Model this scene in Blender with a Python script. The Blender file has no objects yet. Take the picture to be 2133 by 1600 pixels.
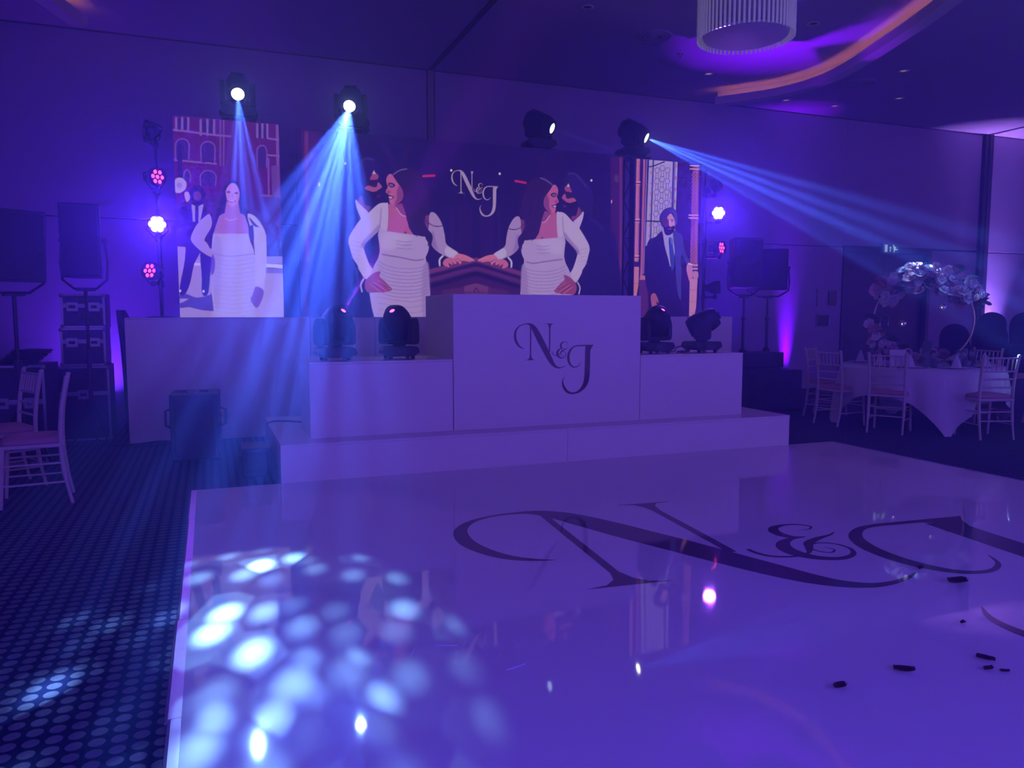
import bpy, bmesh, math, random
import numpy as np
from mathutils import Vector, Matrix
random.seed(7); R = math.radians; PI = math.pi
S = bpy.context.scene; COL = S.collection

# ---------------------------------------------------------------- camera, world, exposure
CAM_H = 1.35
cam_d = bpy.data.cameras.new('camera'); cam = bpy.data.objects.new('camera', cam_d); COL.objects.link(cam)
cam_d.sensor_width = 36.0; cam_d.lens = 36.0 * 1612 / 2133; cam_d.clip_start = 0.02; cam_d.clip_end = 200
cam.location = (0, 0, CAM_H); cam.rotation_euler = (R(90 - 5.25), 0, R(-21.3))
S.camera = cam
S.view_settings.view_transform = 'Standard'; S.view_settings.look = 'None'
S.view_settings.exposure = 0.0; S.view_settings.gamma = 1.0; S.view_settings.use_curve_mapping = False
cy = S.cycles; cy.max_bounces = 5; cy.diffuse_bounces = 2; cy.glossy_bounces = 3; cy.transmission_bounces = 5; cy.volume_bounces = 0; cy.transparent_max_bounces = 4; cy.adaptive_threshold = 0.14; cy.adaptive_min_samples = 16
W = bpy.data.worlds.new('world'); S.world = W; W.use_nodes = True
W.node_tree.nodes['Background'].inputs['Color'].default_value = (0.088, 0.044, 1.0, 1)
W.node_tree.nodes['Background'].inputs['Strength'].default_value = 3.95

def look_rot(src, dst):
    return (Vector(dst) - Vector(src)).to_track_quat('-Z', 'Y').to_euler()
def lamp(name, kind, loc, color, power, target=None, parent=None, **kw):
    d = bpy.data.lights.new(name, kind); d.color = color; d.energy = power
    for k, v in kw.items(): setattr(d, k, v)
    o = bpy.data.objects.new(name, d); COL.objects.link(o); o.location = loc
    if target is not None: o.rotation_euler = look_rot(loc, target)
    if parent is not None: o.parent = parent
    return o
def gobo(l, scale, seed, lo, hi, base=0.03, contrast=4.5, stretch=(1, 1)):
    """round glass-bubble pattern in a projector: bright discs in the cone of the lamp"""
    d = l.data; d.use_nodes = True; nt = d.node_tree; N = nt.nodes; L = nt.links
    em = N['Emission']
    tc = N.new('ShaderNodeTexCoord'); sp = N.new('ShaderNodeSeparateXYZ'); L.new(tc.outputs['Normal'], sp.inputs[0])
    cb = N.new('ShaderNodeCombineXYZ')
    for i, a in enumerate('XY'):
        dv = N.new('ShaderNodeMath'); dv.operation = 'DIVIDE'; L.new(sp.outputs[a], dv.inputs[0]); L.new(sp.outputs['Z'], dv.inputs[1])
        ml = N.new('ShaderNodeMath'); ml.operation = 'MULTIPLY_ADD'; ml.inputs[1].default_value = scale * stretch[i]; ml.inputs[2].default_value = seed * (1.7 + i)
        L.new(dv.outputs[0], ml.inputs[0]); L.new(ml.outputs[0], cb.inputs[i])
    vo = N.new('ShaderNodeTexVoronoi'); vo.voronoi_dimensions = '2D'; vo.inputs['Scale'].default_value = 1.0; vo.inputs['Randomness'].default_value = 0.8
    L.new(cb.outputs[0], vo.inputs['Vector'])
    mr = N.new('ShaderNodeMapRange'); mr.interpolation_type = 'SMOOTHSTEP'
    mr.inputs['From Min'].default_value = hi; mr.inputs['From Max'].default_value = lo
    mr.inputs['To Min'].default_value = base; mr.inputs['To Max'].default_value = 1.0
    L.new(vo.outputs['Distance'], mr.inputs['Value'])
    wn = N.new('ShaderNodeSeparateColor'); L.new(vo.outputs['Color'], wn.inputs[0])
    pw_ = N.new('ShaderNodeMath'); pw_.operation = 'POWER'; pw_.inputs[1].default_value = contrast; L.new(wn.outputs[0], pw_.inputs[0])
    m1 = N.new('ShaderNodeMath'); m1.operation = 'MULTIPLY_ADD'; m1.inputs[1].default_value = 2.9; m1.inputs[2].default_value = 0.08; L.new(pw_.outputs[0], m1.inputs[0])
    m2 = N.new('ShaderNodeMath'); m2.operation = 'MULTIPLY'; L.new(m1.outputs[0], m2.inputs[0]); L.new(mr.outputs[0], m2.inputs[1])
    L.new(m2.outputs[0], em.inputs['Strength'])

# ---------------------------------------------------------------- materials (all procedural)
MATS = {}
def mat(name, col, rough=0.5, metal=0.0, var=0.08, scale=12.0, emit=None, es=0.0, spec=0.5, trans=0.0, ior=1.45, bump=0.0, coat=0.0, alpha=1.0, sheen=0.0):
    if name in MATS: return MATS[name]
    m = bpy.data.materials.new(name); m.use_nodes = True; nt = m.node_tree; N = nt.nodes; L = nt.links
    b = N['Principled BSDF']
    tc = N.new('ShaderNodeTexCoord'); nz = N.new('ShaderNodeTexNoise'); nz.inputs['Scale'].default_value = scale; nz.inputs['Detail'].default_value = 3
    L.new(tc.outputs['Object'], nz.inputs['Vector'])
    mx = N.new('ShaderNodeMix'); mx.data_type = 'RGBA'
    c = np.array(col[:3]); a, d = np.clip(c * (1 - var), 0, 1), np.clip(c * (1 + var), 0, 1)
    mx.inputs['A'].default_value = (*a, 1); mx.inputs['B'].default_value = (*d, 1)
    L.new(nz.outputs['Fac'], mx.inputs['Factor']); L.new(mx.outputs['Result'], b.inputs['Base Color'])
    b.inputs['Roughness'].default_value = rough; b.inputs['Metallic'].default_value = metal
    b.inputs['Specular IOR Level'].default_value = spec; b.inputs['IOR'].default_value = ior
    b.inputs['Transmission Weight'].default_value = trans; b.inputs['Coat Weight'].default_value = coat; b.inputs['Alpha'].default_value = alpha
    if sheen: b.inputs['Sheen Weight'].default_value = sheen
    if emit is not None:
        b.inputs['Emission Color'].default_value = (*emit, 1); b.inputs['Emission Strength'].default_value = es
    if bump:
        bp = N.new('ShaderNodeBump'); bp.inputs['Strength'].default_value = bump; bp.inputs['Distance'].default_value = 0.01
        L.new(nz.outputs['Fac'], bp.inputs['Height']); L.new(bp.outputs['Normal'], b.inputs['Normal'])
    MATS[name] = m; return m

# ---------------------------------------------------------------- mesh builder
class MB:
    def __init__(s): s.v = []; s.f = []; s.sm = []
    def add(s, vs, fs, M=None, smooth=False):
        o = len(s.v)
        for p in vs:
            p = Vector(p); s.v.append(tuple(M @ p if M is not None else p))
        for f in fs: s.f.append(tuple(i + o for i in f)); s.sm.append(smooth)
        return s
    def box(s, c, d, M=None, bev=0.0):
        x, y, z = (d[0] / 2, d[1] / 2, d[2] / 2); cx, cy, cz = c
        if bev <= 0:
            vs = [(cx + a * x, cy + b * y, cz + e * z) for a in (-1, 1) for b in (-1, 1) for e in (-1, 1)]
            return s.add(vs, [(0, 1, 3, 2), (4, 6, 7, 5), (0, 4, 5, 1), (2, 3, 7, 6), (0, 2, 6, 4), (1, 5, 7, 3)], M)
        bm = bmesh.new(); bmesh.ops.create_cube(bm, size=1)
        for v in bm.verts: v.co = Vector((cx + v.co.x * d[0], cy + v.co.y * d[1], cz + v.co.z * d[2]))
        bmesh.ops.bevel(bm, geom=list(bm.edges), offset=min(bev, min(d) * 0.48), segments=2, profile=0.5, affect='EDGES')
        bm.verts.index_update()
        s.add([v.co.copy() for v in bm.verts], [[v.index for v in f.verts] for f in bm.faces], M); bm.free(); return s
    def span(s, a, b, M=None, bev=0.0):
        return s.box([(p + q) / 2 for p, q in zip(a, b)], [abs(q - p) for p, q in zip(a, b)], M, bev)
    def tube(s, pts, r, n=8, M=None, cap=True, closed=False):
        pts = [Vector(p) for p in pts]; k = len(pts); rs = r if isinstance(r, (list, tuple)) else [r] * k
        rings = []; up = None
        for i, p in enumerate(pts):
            if closed: t = pts[(i + 1) % k] - pts[i - 1]
            else: t = pts[min(i + 1, k - 1)] - pts[max(i - 1, 0)]
            t.normalize()
            if up is None:
                up = Vector((0, 0, 1)) if abs(t.z) < 0.9 else Vector((1, 0, 0))
            a = t.cross(up)
            if a.length < 1e-4: a = t.orthogonal()
            a.normalize(); b = a.cross(t).normalized(); up = b
            rings.append([p + (a * math.cos(2 * PI * j / n) + b * math.sin(2 * PI * j / n)) * rs[i] for j in range(n)])
        vs = [q for rg in rings for q in rg]; fs = []
        for i in range(k if closed else k - 1):
            for j in range(n):
                i2 = (i + 1) % k
                fs.append((i * n + j, i * n + (j + 1) % n, i2 * n + (j + 1) % n, i2 * n + j))
        s.add(vs, fs, M, True)
        if cap and not closed:
            s.add(rings[0], [tuple(range(n))[::-1]], M); s.add(rings[-1], [tuple(range(n))], M)
        return s
    def lathe(s, prof, n=24, c=(0, 0, 0), M=None, smooth=True, arc=2 * PI):
        k = len(prof); vs = []; full = abs(arc - 2 * PI) < 1e-6; nn = n if full else n + 1
        for r, z in prof:
            for j in range(nn): a = arc * j / n; vs.append((c[0] + r * math.cos(a), c[1] + r * math.sin(a), c[2] + z))
        fs = []
        for i in range(k - 1):
            for j in range(n):
                j2 = (j + 1) % nn if full else j + 1
                fs.append((i * nn + j, i * nn + j2, (i + 1) * nn + j2, (i + 1) * nn + j))
        return s.add(vs, fs, M, smooth)
    def prism(s, poly, depth, M=None, smooth=False):
        """poly in local xy, extruded along +z by depth"""
        n = len(poly)
        vs = [(x, y, 0) for x, y in poly] + [(x, y, depth) for x, y in poly]
        fs = [tuple(range(n))[::-1], tuple(range(n, 2 * n))] 
        s.add(vs, fs, M)
        s.add(vs, [(i, (i + 1) % n, n + (i + 1) % n, n + i) for i in range(n)], M, smooth); return s
    def ball(s, c, r, n=10, m=7, M=None):
        rr = r if isinstance(r, (tuple, list)) else (r, r, r)
        vs = [(c[0], c[1], c[2] + rr[2])]
        for i in range(1, m):
            t = PI * i / m
            for j in range(n):
                a = 2 * PI * j / n; vs.append((c[0] + rr[0] * math.sin(t) * math.cos(a), c[1] + rr[1] * math.sin(t) * math.sin(a), c[2] + rr[2] * math.cos(t)))
        vs.append((c[0], c[1], c[2] - rr[2])); fs = [(0, 1 + j, 1 + (j + 1) % n) for j in range(n)]
        for i in range(m - 2):
            for j in range(n): fs.append((1 + i * n + j, 1 + (i + 1) * n + j, 1 + (i + 1) * n + (j + 1) % n, 1 + i * n + (j + 1) % n))
        e = len(vs) - 1; o = 1 + (m - 2) * n; fs += [(o + j, e, o + (j + 1) % n) for j in range(n)]
        return s.add(vs, fs, M, True)
    def build(s, name, m, parent=None, loc=None, rot=None):
        me = bpy.data.meshes.new(name); me.from_pydata(s.v, [], s.f)
        me.polygons.foreach_set('use_smooth', s.sm); me.update()
        me.materials.append(m if not isinstance(m, str) else MATS[m])
        o = bpy.data.objects.new(name, me); COL.objects.link(o)
        if parent is not None: o.parent = parent
        if loc is not None: o.location = loc
        if rot is not None: o.rotation_euler = rot
        return o
def tag(o, label=None, cat=None, group=None, kind=None):
    if label: o['label'] = label
    if cat: o['category'] = cat
    if group: o['group'] = group
    if kind: o['kind'] = kind
    return o
def thing(name, label, cat, loc=(0, 0, 0), rz=0.0, group=None):
    o = bpy.data.objects.new(name, None); o.empty_display_size = 0.1; COL.objects.link(o)
    o.location = loc; o.rotation_euler = (0, 0, rz); return tag(o, label, cat, group)
def copy_tree(o, parent=None):
    c = o.copy(); COL.objects.link(c)
    if parent is not None: c.parent = parent
    for ch in o.children: copy_tree(ch, c)
    return c
def dup(o, loc, rz, label, group=None):
    kids = list(o.children)
    c = o.copy(); COL.objects.link(c); c.location = loc; c.rotation_euler = (0, 0, rz); c['label'] = label
    if group: c['group'] = group
    for ch in kids: copy_tree(ch, c)
    return c
T = Matrix.Translation
def RX(a): return Matrix.Rotation(a, 4, 'X')
def RY(a): return Matrix.Rotation(a, 4, 'Y')
def RZ(a): return Matrix.Rotation(a, 4, 'Z')
def spline(pts, n=8, closed=False):
    """Catmull-Rom through points of any dimension"""
    P = [np.array(p, float) for p in pts]; out = []; k = len(P)
    for i in range(k if closed else k - 1):
        p0 = P[i - 1] if (i > 0 or closed) else 2 * P[0] - P[1]
        p1 = P[i]; p2 = P[(i + 1) % k]
        p3 = P[(i + 2) % k] if (i + 2 < k or closed) else 2 * P[-1] - P[-2]
        for j in range(n):
            t = j / n
            out.append(0.5 * (2 * p1 + (p2 - p0) * t + (2 * p0 - 5 * p1 + 4 * p2 - p3) * t * t + (3 * p1 - p0 - 3 * p2 + p3) * t ** 3))
    if not closed: out.append(P[-1])
    return out

# ---------------------------------------------------------------- materials of the place
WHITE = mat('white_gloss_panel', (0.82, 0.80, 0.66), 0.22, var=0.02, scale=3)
BLACKP = mat('black_plastic', (0.012, 0.012, 0.014), 0.45)
BLACKM = mat('black_metal', (0.015, 0.015, 0.017), 0.35, 0.3)
YW, ZC, YB = 11.16, 4.84, 8.94          # back wall, ceiling height, face of the screen plinths
Z_STEP, Z_PL, Z_BOX, ZF = 0.305, 0.942, 1.30, -0.018   # heights above the dance floor; ZF is the carpet
YF = 6.30                               # back edge of the dance floor = face of the step

def carpet_material():
    m = bpy.data.materials.new('spotted_carpet'); m.use_nodes = True; nt = m.node_tree; N = nt.nodes; L = nt.links; b = N['Principled BSDF']
    tc = N.new('ShaderNodeTexCoord'); mp = N.new('ShaderNodeMapping'); mp.inputs['Rotation'].default_value = (0, 0, R(0))
    mp.inputs['Location'].default_value = (0.445 + 0.0327, -2.544 - 0.0342, 0); L.new(tc.outputs['Object'], mp.inputs['Vector'])
    sp = N.new('ShaderNodeSeparateXYZ'); L.new(mp.outputs['Vector'], sp.inputs[0])
    def mt(op, a, b_=None, c=None):
        n = N.new('ShaderNodeMath'); n.operation = op
        for i, q in enumerate((a, b_, c)):
            if q is None: continue
            if isinstance(q, (int, float)): n.inputs[i].default_value = q
            else: L.new(q, n.inputs[i])
        return n.outputs[0]
    fx = mt('SUBTRACT', mt('FRACT', mt('DIVIDE', sp.outputs['X'], 0.0653)), 0.5); fy = mt('SUBTRACT', mt('FRACT', mt('DIVIDE', sp.outputs['Y'], 0.0685)), 0.5)
    fx = mt('DIVIDE', fx, 0.385); fy = mt('DIVIDE', fy, 0.375)
    r = mt('SQRT', mt('ADD', mt('MULTIPLY', fx, fx), mt('MULTIPLY', fy, fy)))
    mr = N.new('ShaderNodeMapRange'); mr.inputs['From Min'].default_value = 1.06; mr.inputs['From Max'].default_value = 0.94; L.new(r, mr.inputs['Value'])
    nz = N.new('ShaderNodeTexNoise'); nz.inputs['Scale'].default_value = 320; nz.inputs['Detail'].default_value = 2; L.new(tc.outputs['Object'], nz.inputs['Vector'])
    mx = N.new('ShaderNodeMix'); mx.data_type = 'RGBA'; mx.inputs['A'].default_value = (0.006, 0.010, 0.050, 1); mx.inputs['B'].default_value = (0.13, 0.125, 0.155, 1)
    L.new(mr.outputs[0], mx.inputs['Factor'])
    m2 = N.new('ShaderNodeMix'); m2.data_type = 'RGBA'; m2.blend_type = 'MULTIPLY'; m2.inputs['Factor'].default_value = 0.6
    L.new(mx.outputs['Result'], m2.inputs['A']); L.new(nz.outputs['Color'], m2.inputs['B'])
    m3 = N.new('ShaderNodeMix'); m3.data_type = 'RGBA'; m3.blend_type = 'MULTIPLY'; m3.inputs['Factor'].default_value = 1; m3.inputs['B'].default_value = (1.4, 1.4, 1.4, 1)
    L.new(m2.outputs['Result'], m3.inputs['A']); L.new(m3.outputs['Result'], b.inputs['Base Color'])
    b.inputs['Roughness'].default_value = 0.95; b.inputs['Specular IOR Level'].default_value = 0.05
    bp = N.new('ShaderNodeBump'); bp.inputs['Strength'].default_value = 0.5; bp.inputs['Distance'].default_value = 0.004
    L.new(nz.outputs['Fac'], bp.inputs['Height']); L.new(bp.outputs['Normal'], b.inputs['Normal'])
    return m
CARPET = carpet_material()
fl = MB().span((-6, -3, -0.15), (22, YW + 0.3, ZF)).build('floor', CARPET); tag(fl, 'dark carpet with pale oval spots', kind='structure')
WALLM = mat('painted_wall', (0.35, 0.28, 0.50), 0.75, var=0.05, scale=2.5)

# back wall: folding-wall leaves in three bays, a horizontal joint at 2.55 m, posts between the bays
wb = MB().span((-6, YW + 0.05, ZF), (10.87, YW + 0.25, ZC)).span((13.05, YW + 0.05, ZF), (22, YW + 0.25, ZC)).span((10.87, YW + 0.05, 2.56), (13.05, YW + 0.25, ZC)).span((10.87, YW + 0.2, ZF), (13.05, YW + 0.25, 2.56)).build('wall_back', mat('wall_core', (0.05, 0.045, 0.05), 0.8))
tag(wb, 'pale folding wall behind the screens', kind='structure')
def wall_panel(x0, x1, z0, z1):
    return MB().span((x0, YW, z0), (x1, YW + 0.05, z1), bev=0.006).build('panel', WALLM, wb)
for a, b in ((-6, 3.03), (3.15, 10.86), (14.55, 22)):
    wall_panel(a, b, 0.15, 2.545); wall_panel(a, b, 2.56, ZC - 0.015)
wall_panel(13.06, 14.28, 0.15, 2.545); wall_panel(10.86, 14.28, 2.585, ZC - 0.015)
post = MB().span((3.045, YW - 0.01, ZF), (3.135, YW + 0.05, ZC)).build('post', mat('post_paint', (0.30, 0.26, 0.27), 0.6), wb)
MB().span((14.30, YW - 0.06, ZF), (14.53, YW + 0.05, ZC), bev=0.01).build('post', mat('dark_post', (0.02, 0.018, 0.02), 0.5), wb)
MB().span((14.40, YW - 0.075, ZF), (14.43, YW - 0.055, ZC)).build('seal_strip', BLACKP, wb)
BBM = mat('skirting_paint', (0.42, 0.38, 0.38), 0.5)
for i, (a, b) in enumerate(((-6, 10.86), (13.06, 14.28), (14.55, 22))):
    tag(MB().span((a, YW - 0.025, ZF), (b, YW + 0.05, 0.145), bev=0.008).build('baseboard_back' if i == 0 else 'baseboard_back.%03d' % i, BBM), 'skirting board along the back wall', kind='structure')
wl = MB().span((-4.2, 1.0, ZF), (-4.0, YW + 0.05, ZC)).build('wall_left_shade', WALLM); tag(wl, 'unseen side wall added to darken the hall beyond the loudspeakers', kind='structure')  # added out of view to hold back world light and darken this side
# dark double door
DOORM = mat('dark_stained_door', (0.035, 0.022, 0.020), 0.4, var=0.3, scale=6)
d1 = MB().span((10.87, YW - 0.02, ZF), (10.95, YW + 0.2, 2.56)).span((12.97, YW - 0.02, ZF), (13.05, YW + 0.2, 2.56)).span((10.95, YW - 0.02, 2.47), (12.97, YW + 0.2, 2.56)).build('door_1', DOORM)
tag(d1, 'dark double door under the exit sign', kind='structure')
for k in (0, 1):
    x0 = 10.955 + k * 1.005
    leaf = MB().span((x0, YW + 0.08, ZF + 0.01), (x0 + 1.0, YW + 0.125, 2.465), bev=0.004).build('door_leaf', DOORM, d1)
    hx = x0 + (0.9 if k == 0 else 0.1)
    MB().tube([(hx, YW + 0.08, 0.9), (hx, YW + 0.03, 0.92), (hx, YW + 0.03, 1.28), (hx, YW + 0.08, 1.3)], 0.012, 8).build('door_handle', mat('dull_chrome', (0.5, 0.5, 0.52), 0.25, 1.0), leaf)
    MB().span((x0 + 0.08, YW + 0.072, ZF + 0.03), (x0 + 0.92, YW + 0.08, 0.2)).build('kick_plate', 'dull_chrome', leaf)
# ceiling with the two partition tracks and the curved light coves
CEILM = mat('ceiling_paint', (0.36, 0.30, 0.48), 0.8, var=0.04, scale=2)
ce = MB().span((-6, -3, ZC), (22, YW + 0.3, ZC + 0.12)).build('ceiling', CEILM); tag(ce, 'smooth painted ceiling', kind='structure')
for i, x in enumerate((3.09, 14.41)):
    t = MB().span((x - 0.035, -3, ZC - 0.012), (x - 0.008, YW - 0.01, ZC + 0.01)).span((x + 0.008, -3, ZC - 0.012), (x + 0.035, YW - 0.01, ZC + 0.01)).build('trim_%d' % (i + 1), mat('track_metal', (0.10, 0.09, 0.11), 0.5, 0.5)); tag(t, 'partition track running along the ceiling', kind='structure')
tag(MB().span((-6, YW - 0.012, ZC - 0.014), (22, YW + 0.012, ZC)).build('trim_3', 'track_metal'), 'shadow line where wall meets ceiling', kind='structure')
def cove(name, path, side, label):
    """curved trough: a face board with a lamp shelf behind it, hung under the ceiling"""
    P = [Vector((p[0], p[1], 0)) for p in spline(path, 6)]; n = len(P); vs = []; prof = [(0, 4.60), (0, 4.715), (0.012, 4.715), (0.012, 4.615), (0.16, 4.615), (0.16, ZC), (0.172, ZC), (0.172, 4.60)]
    nrm = []
    for i, p in enumerate(P):
        t = (P[min(i + 1, n - 1)] - P[max(i - 1, 0)]).normalized(); nr = Vector((t.y, -t.x, 0)) * side; nrm.append(nr)
        for o, z in prof: vs.append((p.x + nr.x * o, p.y + nr.y * o, z))
    k = len(prof); fs = []
    for i in range(n - 1):
        for j in range(k): fs.append((i * k + j, i * k + (j + 1) % k, (i + 1) * k + (j + 1) % k, (i + 1) * k + j))
    fs += [tuple(range(k)), tuple(range((n - 1) * k, n * k))[::-1]]
    o = MB().add(vs, fs).build(name, mat('cove_paint', (0.55, 0.50, 0.55), 0.7)); tag(o, label, kind='structure')
    strip = MB().tube([p + q * 0.07 + Vector((0, 0, 4.635)) for p, q in zip(P, nrm)], 0.012, 6)
    strip.build('light_strip', mat('salmon_led', (0.9, 0.5, 0.4), 0.5, emit=(1.0, 0.36, 0.42), es=7.0), o)
    return o
cr = [(7.48, 10.45), (7.81, 10.05), (8.07, 9.64), (8.19, 9.04), (8.09, 8.40), (7.83, 7.60), (7.57, 6.87), (7.29, 6.18), (6.93, 5.26), (6.4, 4.2), (5.5, 3.0)]
cove('trim_4', cr, -1, 'curved ceiling cove with warm strip light near the chandelier')
cove('trim_5', [(-1.18, 10.31), (-1.31, 9.95), (-1.43, 9.58), (-1.60, 8.9), (-1.55, 8.2), (-1.3, 7.4), (-0.9, 6.4), (-0.4, 5.2), (0.4, 4.0)], 1, 'curved ceiling cove over the loudspeakers')

# ---------------------------------------------------------------- monogram (stroke centre lines with widths, in drawing units)
def stroke(pts, n=10):
    Q = spline(pts, n); L_, R_ = [], []
    for i, q in enumerate(Q):
        t = Q[min(i + 1, len(Q) - 1)][:2] - Q[max(i - 1, 0)][:2]; t = t / (np.linalg.norm(t) + 1e-9)
        nrm = np.array([-t[1], t[0]]); w = max(q[2], 1.5) / 2
        L_.append(q[:2] + nrm * w); R_.append(q[:2] - nrm * w)
    return L_, R_
MONO = {
 'letter_n': dict(strokes=[
   [(372,628,2),(335,618,14),(290,594,26),(250,552,36),(217,485,42),(203,410,42),(215,322,34),(260,252,22),(325,212,15),(390,199,17),(440,202,34),(488,228,62),(535,285,88),(590,385,103),(640,485,106),(700,600,104),(760,720,96),(815,825,84),(860,900,66),(905,947,44),(960,972,27),(1015,970,17),(1070,953,11),(1112,930,2)],
   [(472,225,22),(471,400,22),(470,600,22),(469,770,22)], [(803,225,24),(803,400,24),(802,560,24),(800,690,24)]],
   polys=[[(368,829),(420,818),(448,790),(459,745),(481,745),(494,790),(520,818),(570,829)], [(710,195),(765,204),(784,235),(791,285),(815,285),(823,235),(842,204),(908,194)]]),
 'ampersand': dict(strokes=[
   [(1075,572,2),(1105,572,5),(1124,550,8),(1105,525,10),(1065,519,13),(1025,533,22),(1003,565,30),(1003,602,30),(1022,626,20),(1052,628,3)],
   [(1052,628,3),(1000,636,18),(960,664,32),(940,706,42),(946,752,40),(976,788,28),(1022,802,20),(1068,783,14),(1092,742,10),(1080,700,8),(1042,684,7),(1008,704,6),(1002,738,6),(1024,758,6),(1048,742,5),(1040,718,3)],
   [(1152,612,2),(1122,632,8),(1072,650,18),(1024,678,24),(996,716,18),(968,748,9),(920,760,10),(872,744,12),(852,712,13),(848,680,12)]], polys=[]),
 'letter_j': dict(strokes=[
   [(1560,590,22),(1480,590,22),(1390,588,20),(1310,589,20),(1240,606,24),(1178,660,34),(1144,735,43),(1138,810,44),(1152,880,40),(1190,942,29),(1240,968,20),(1292,964,15),(1342,930,11),(1372,876,2)],
   [(1494,615,100),(1490,700,97),(1487,850,97),(1484,1000,97),(1480,1110,96),(1468,1210,92),(1438,1295,80),(1390,1360,62),(1322,1412,44),(1250,1434,32),(1175,1430,38),(1108,1390,48),(1060,1318,42),(1039,1240,26),(1046,1180,15),(1078,1130,2)]],
   polys=[[(1300,578),(1602,576),(1570,612),(1545,660),(1438,690),(1455,635),(1470,612),(1440,601),(1300,600)]]),
}
def mono_part(key, name, m, fn, parent, lift):
    """flat vinyl letter; fn maps drawing units to 3D, lift is the film thickness vector"""
    mb = MB(); lift = Vector(lift)
    for si, st in enumerate(MONO[key]['strokes']):
        L_, R_ = stroke(st); n = len(L_); e = lift * (1 + 0.15 * si)
        vs = [Vector(fn(p)) + e for p in L_] + [Vector(fn(p)) + e for p in R_]
        mb.add(vs, [(i, i + 1, n + i + 1, n + i) for i in range(n - 1)])
    for pi_, pl in enumerate(MONO[key]['polys']):
        e = lift * (1.5 + 0.15 * pi_); mb.add([Vector(fn(p)) + e for p in pl], [tuple(range(len(pl)))])
    return mb.build(name, m, parent)
VINYL = mat('plum_vinyl', (0.135, 0.085, 0.085), 0.05, var=0.05)

# ---------------------------------------------------------------- dance floor
def dance_material():
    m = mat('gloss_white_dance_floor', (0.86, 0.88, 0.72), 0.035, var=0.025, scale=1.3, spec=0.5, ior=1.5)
    nt = m.node_tree; N = nt.nodes; L = nt.links
    nz = N.new('ShaderNodeTexNoise'); nz.inputs['Scale'].default_value = 0.9; nz.inputs['Detail'].default_value = 1
    tc = N.new('ShaderNodeTexCoord'); L.new(tc.outputs['Object'], nz.inputs['Vector'])
    bp = N.new('ShaderNodeBump'); bp.inputs['Strength'].default_value = 0.12; bp.inputs['Distance'].default_value = 0.006
    L.new(nz.outputs['Fac'], bp.inputs['Height']); L.new(bp.outputs['Normal'], N['Principled BSDF'].inputs['Normal']); return m
DX0, DX1, DY0 = -0.178, 6.10, 0.02
df = thing('dance_floor', 'glossy white dance floor with a giant dark monogram', 'dance floor', (0, 0, ZF))
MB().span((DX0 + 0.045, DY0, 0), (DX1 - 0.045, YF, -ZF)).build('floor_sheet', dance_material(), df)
ALU = mat('brushed_aluminium', (0.46, 0.44, 0.48), 0.45, 0.6, var=0.15, scale=20)
def edging(p0, p1, w, nseg, jig):
    for i in range(nseg):
        a = p0 + (p1 - p0) * i / nseg; b = p0 + (p1 - p0) * (i + 1) / nseg; yield a, b, jig[i % len(jig)]
for a, b, j in edging(DY0, YF, 0.05, 7, (0.0, 0.006, -0.004, 0.012, 0.002)):
    for sx, xx in ((-1, DX0 - j * 0.6), (1, DX1 + j * 0.6)):
        xi = DX0 + 0.047 if sx < 0 else DX1 - 0.047
        pr = [(xx, 0.0), (xi, 0.0), (xi, -ZF + 0.0015), (xx + (0.012 if sx < 0 else -0.012), -ZF + 0.001), (xx, 0.006)]
        mb = MB(); n = len(pr); vs = [(x, y, z) for y in (a + 0.001, b - 0.001) for x, z in pr]
        mb.add(vs, [tuple(range(n))[::-1], tuple(range(n, 2 * n))] + [(i, (i + 1) % n, n + (i + 1) % n, n + i) for i in range(n)])
        mb.build('edge_strip', ALU, df)
SC, TH = 0.00236, R(-5.2)
def floor_map(p):
    x, y = (p[0] - 185) * SC, -(p[1] - 430) * SC
    return (1.328 + x * math.cos(TH) - y * math.sin(TH), 4.276 + x * math.sin(TH) + y * math.cos(TH), -ZF)
for k in MONO: mono_part(k, k, VINYL, floor_map, df, (0, 0, 0.0006))

# ---------------------------------------------------------------- step, plinths, booth
YP = 6.55
def panel_box(name, label, cat, x0, x1, y0, y1, z0, z1, group=None, seams=(), back=True, top=True):
    t = thing(name, label, cat, ((x0 + x1) / 2, (y0 + y1) / 2, z0), 0, group); h = z1 - z0; w = (x1 - x0) / 2; d = (y1 - y0) / 2; th = 0.018
    xs = [-w] + [s - (x0 + x1) / 2 for s in seams] + [w]
    for a, b in zip(xs, xs[1:]):
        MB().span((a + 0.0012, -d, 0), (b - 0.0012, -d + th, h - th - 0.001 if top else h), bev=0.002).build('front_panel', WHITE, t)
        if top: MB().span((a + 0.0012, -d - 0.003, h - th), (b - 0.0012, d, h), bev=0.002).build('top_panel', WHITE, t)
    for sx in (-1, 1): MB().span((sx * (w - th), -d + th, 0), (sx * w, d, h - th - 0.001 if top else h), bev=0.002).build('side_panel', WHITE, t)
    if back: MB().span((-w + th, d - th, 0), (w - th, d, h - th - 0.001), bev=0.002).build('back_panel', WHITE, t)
    return t
panel_box('stage_step', 'long low white step against the dance floor edge', 'step', 0.49, 5.515, YF + 0.002, 8.1, ZF, Z_STEP, seams=(3.0,))
panel_box('plinth', 'white plinth on the step carrying two moving heads, beside the blue beams', 'plinth', 0.755, 1.993, YP, 7.25, Z_STEP, Z_PL, 'white plinths beside the booth')
panel_box('plinth', 'white plinth on the step carrying two moving heads, beside the subwoofers', 'plinth', 3.895, 5.105, YP, 7.25, Z_STEP, Z_PL, 'white plinths beside the booth')
booth = panel_box('dj_booth', 'white booth with a dark letter monogram on its front', 'booth', 1.997, 3.890, YP - 0.004, 7.47, Z_STEP, 1.515, back=False, top=False)
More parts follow.
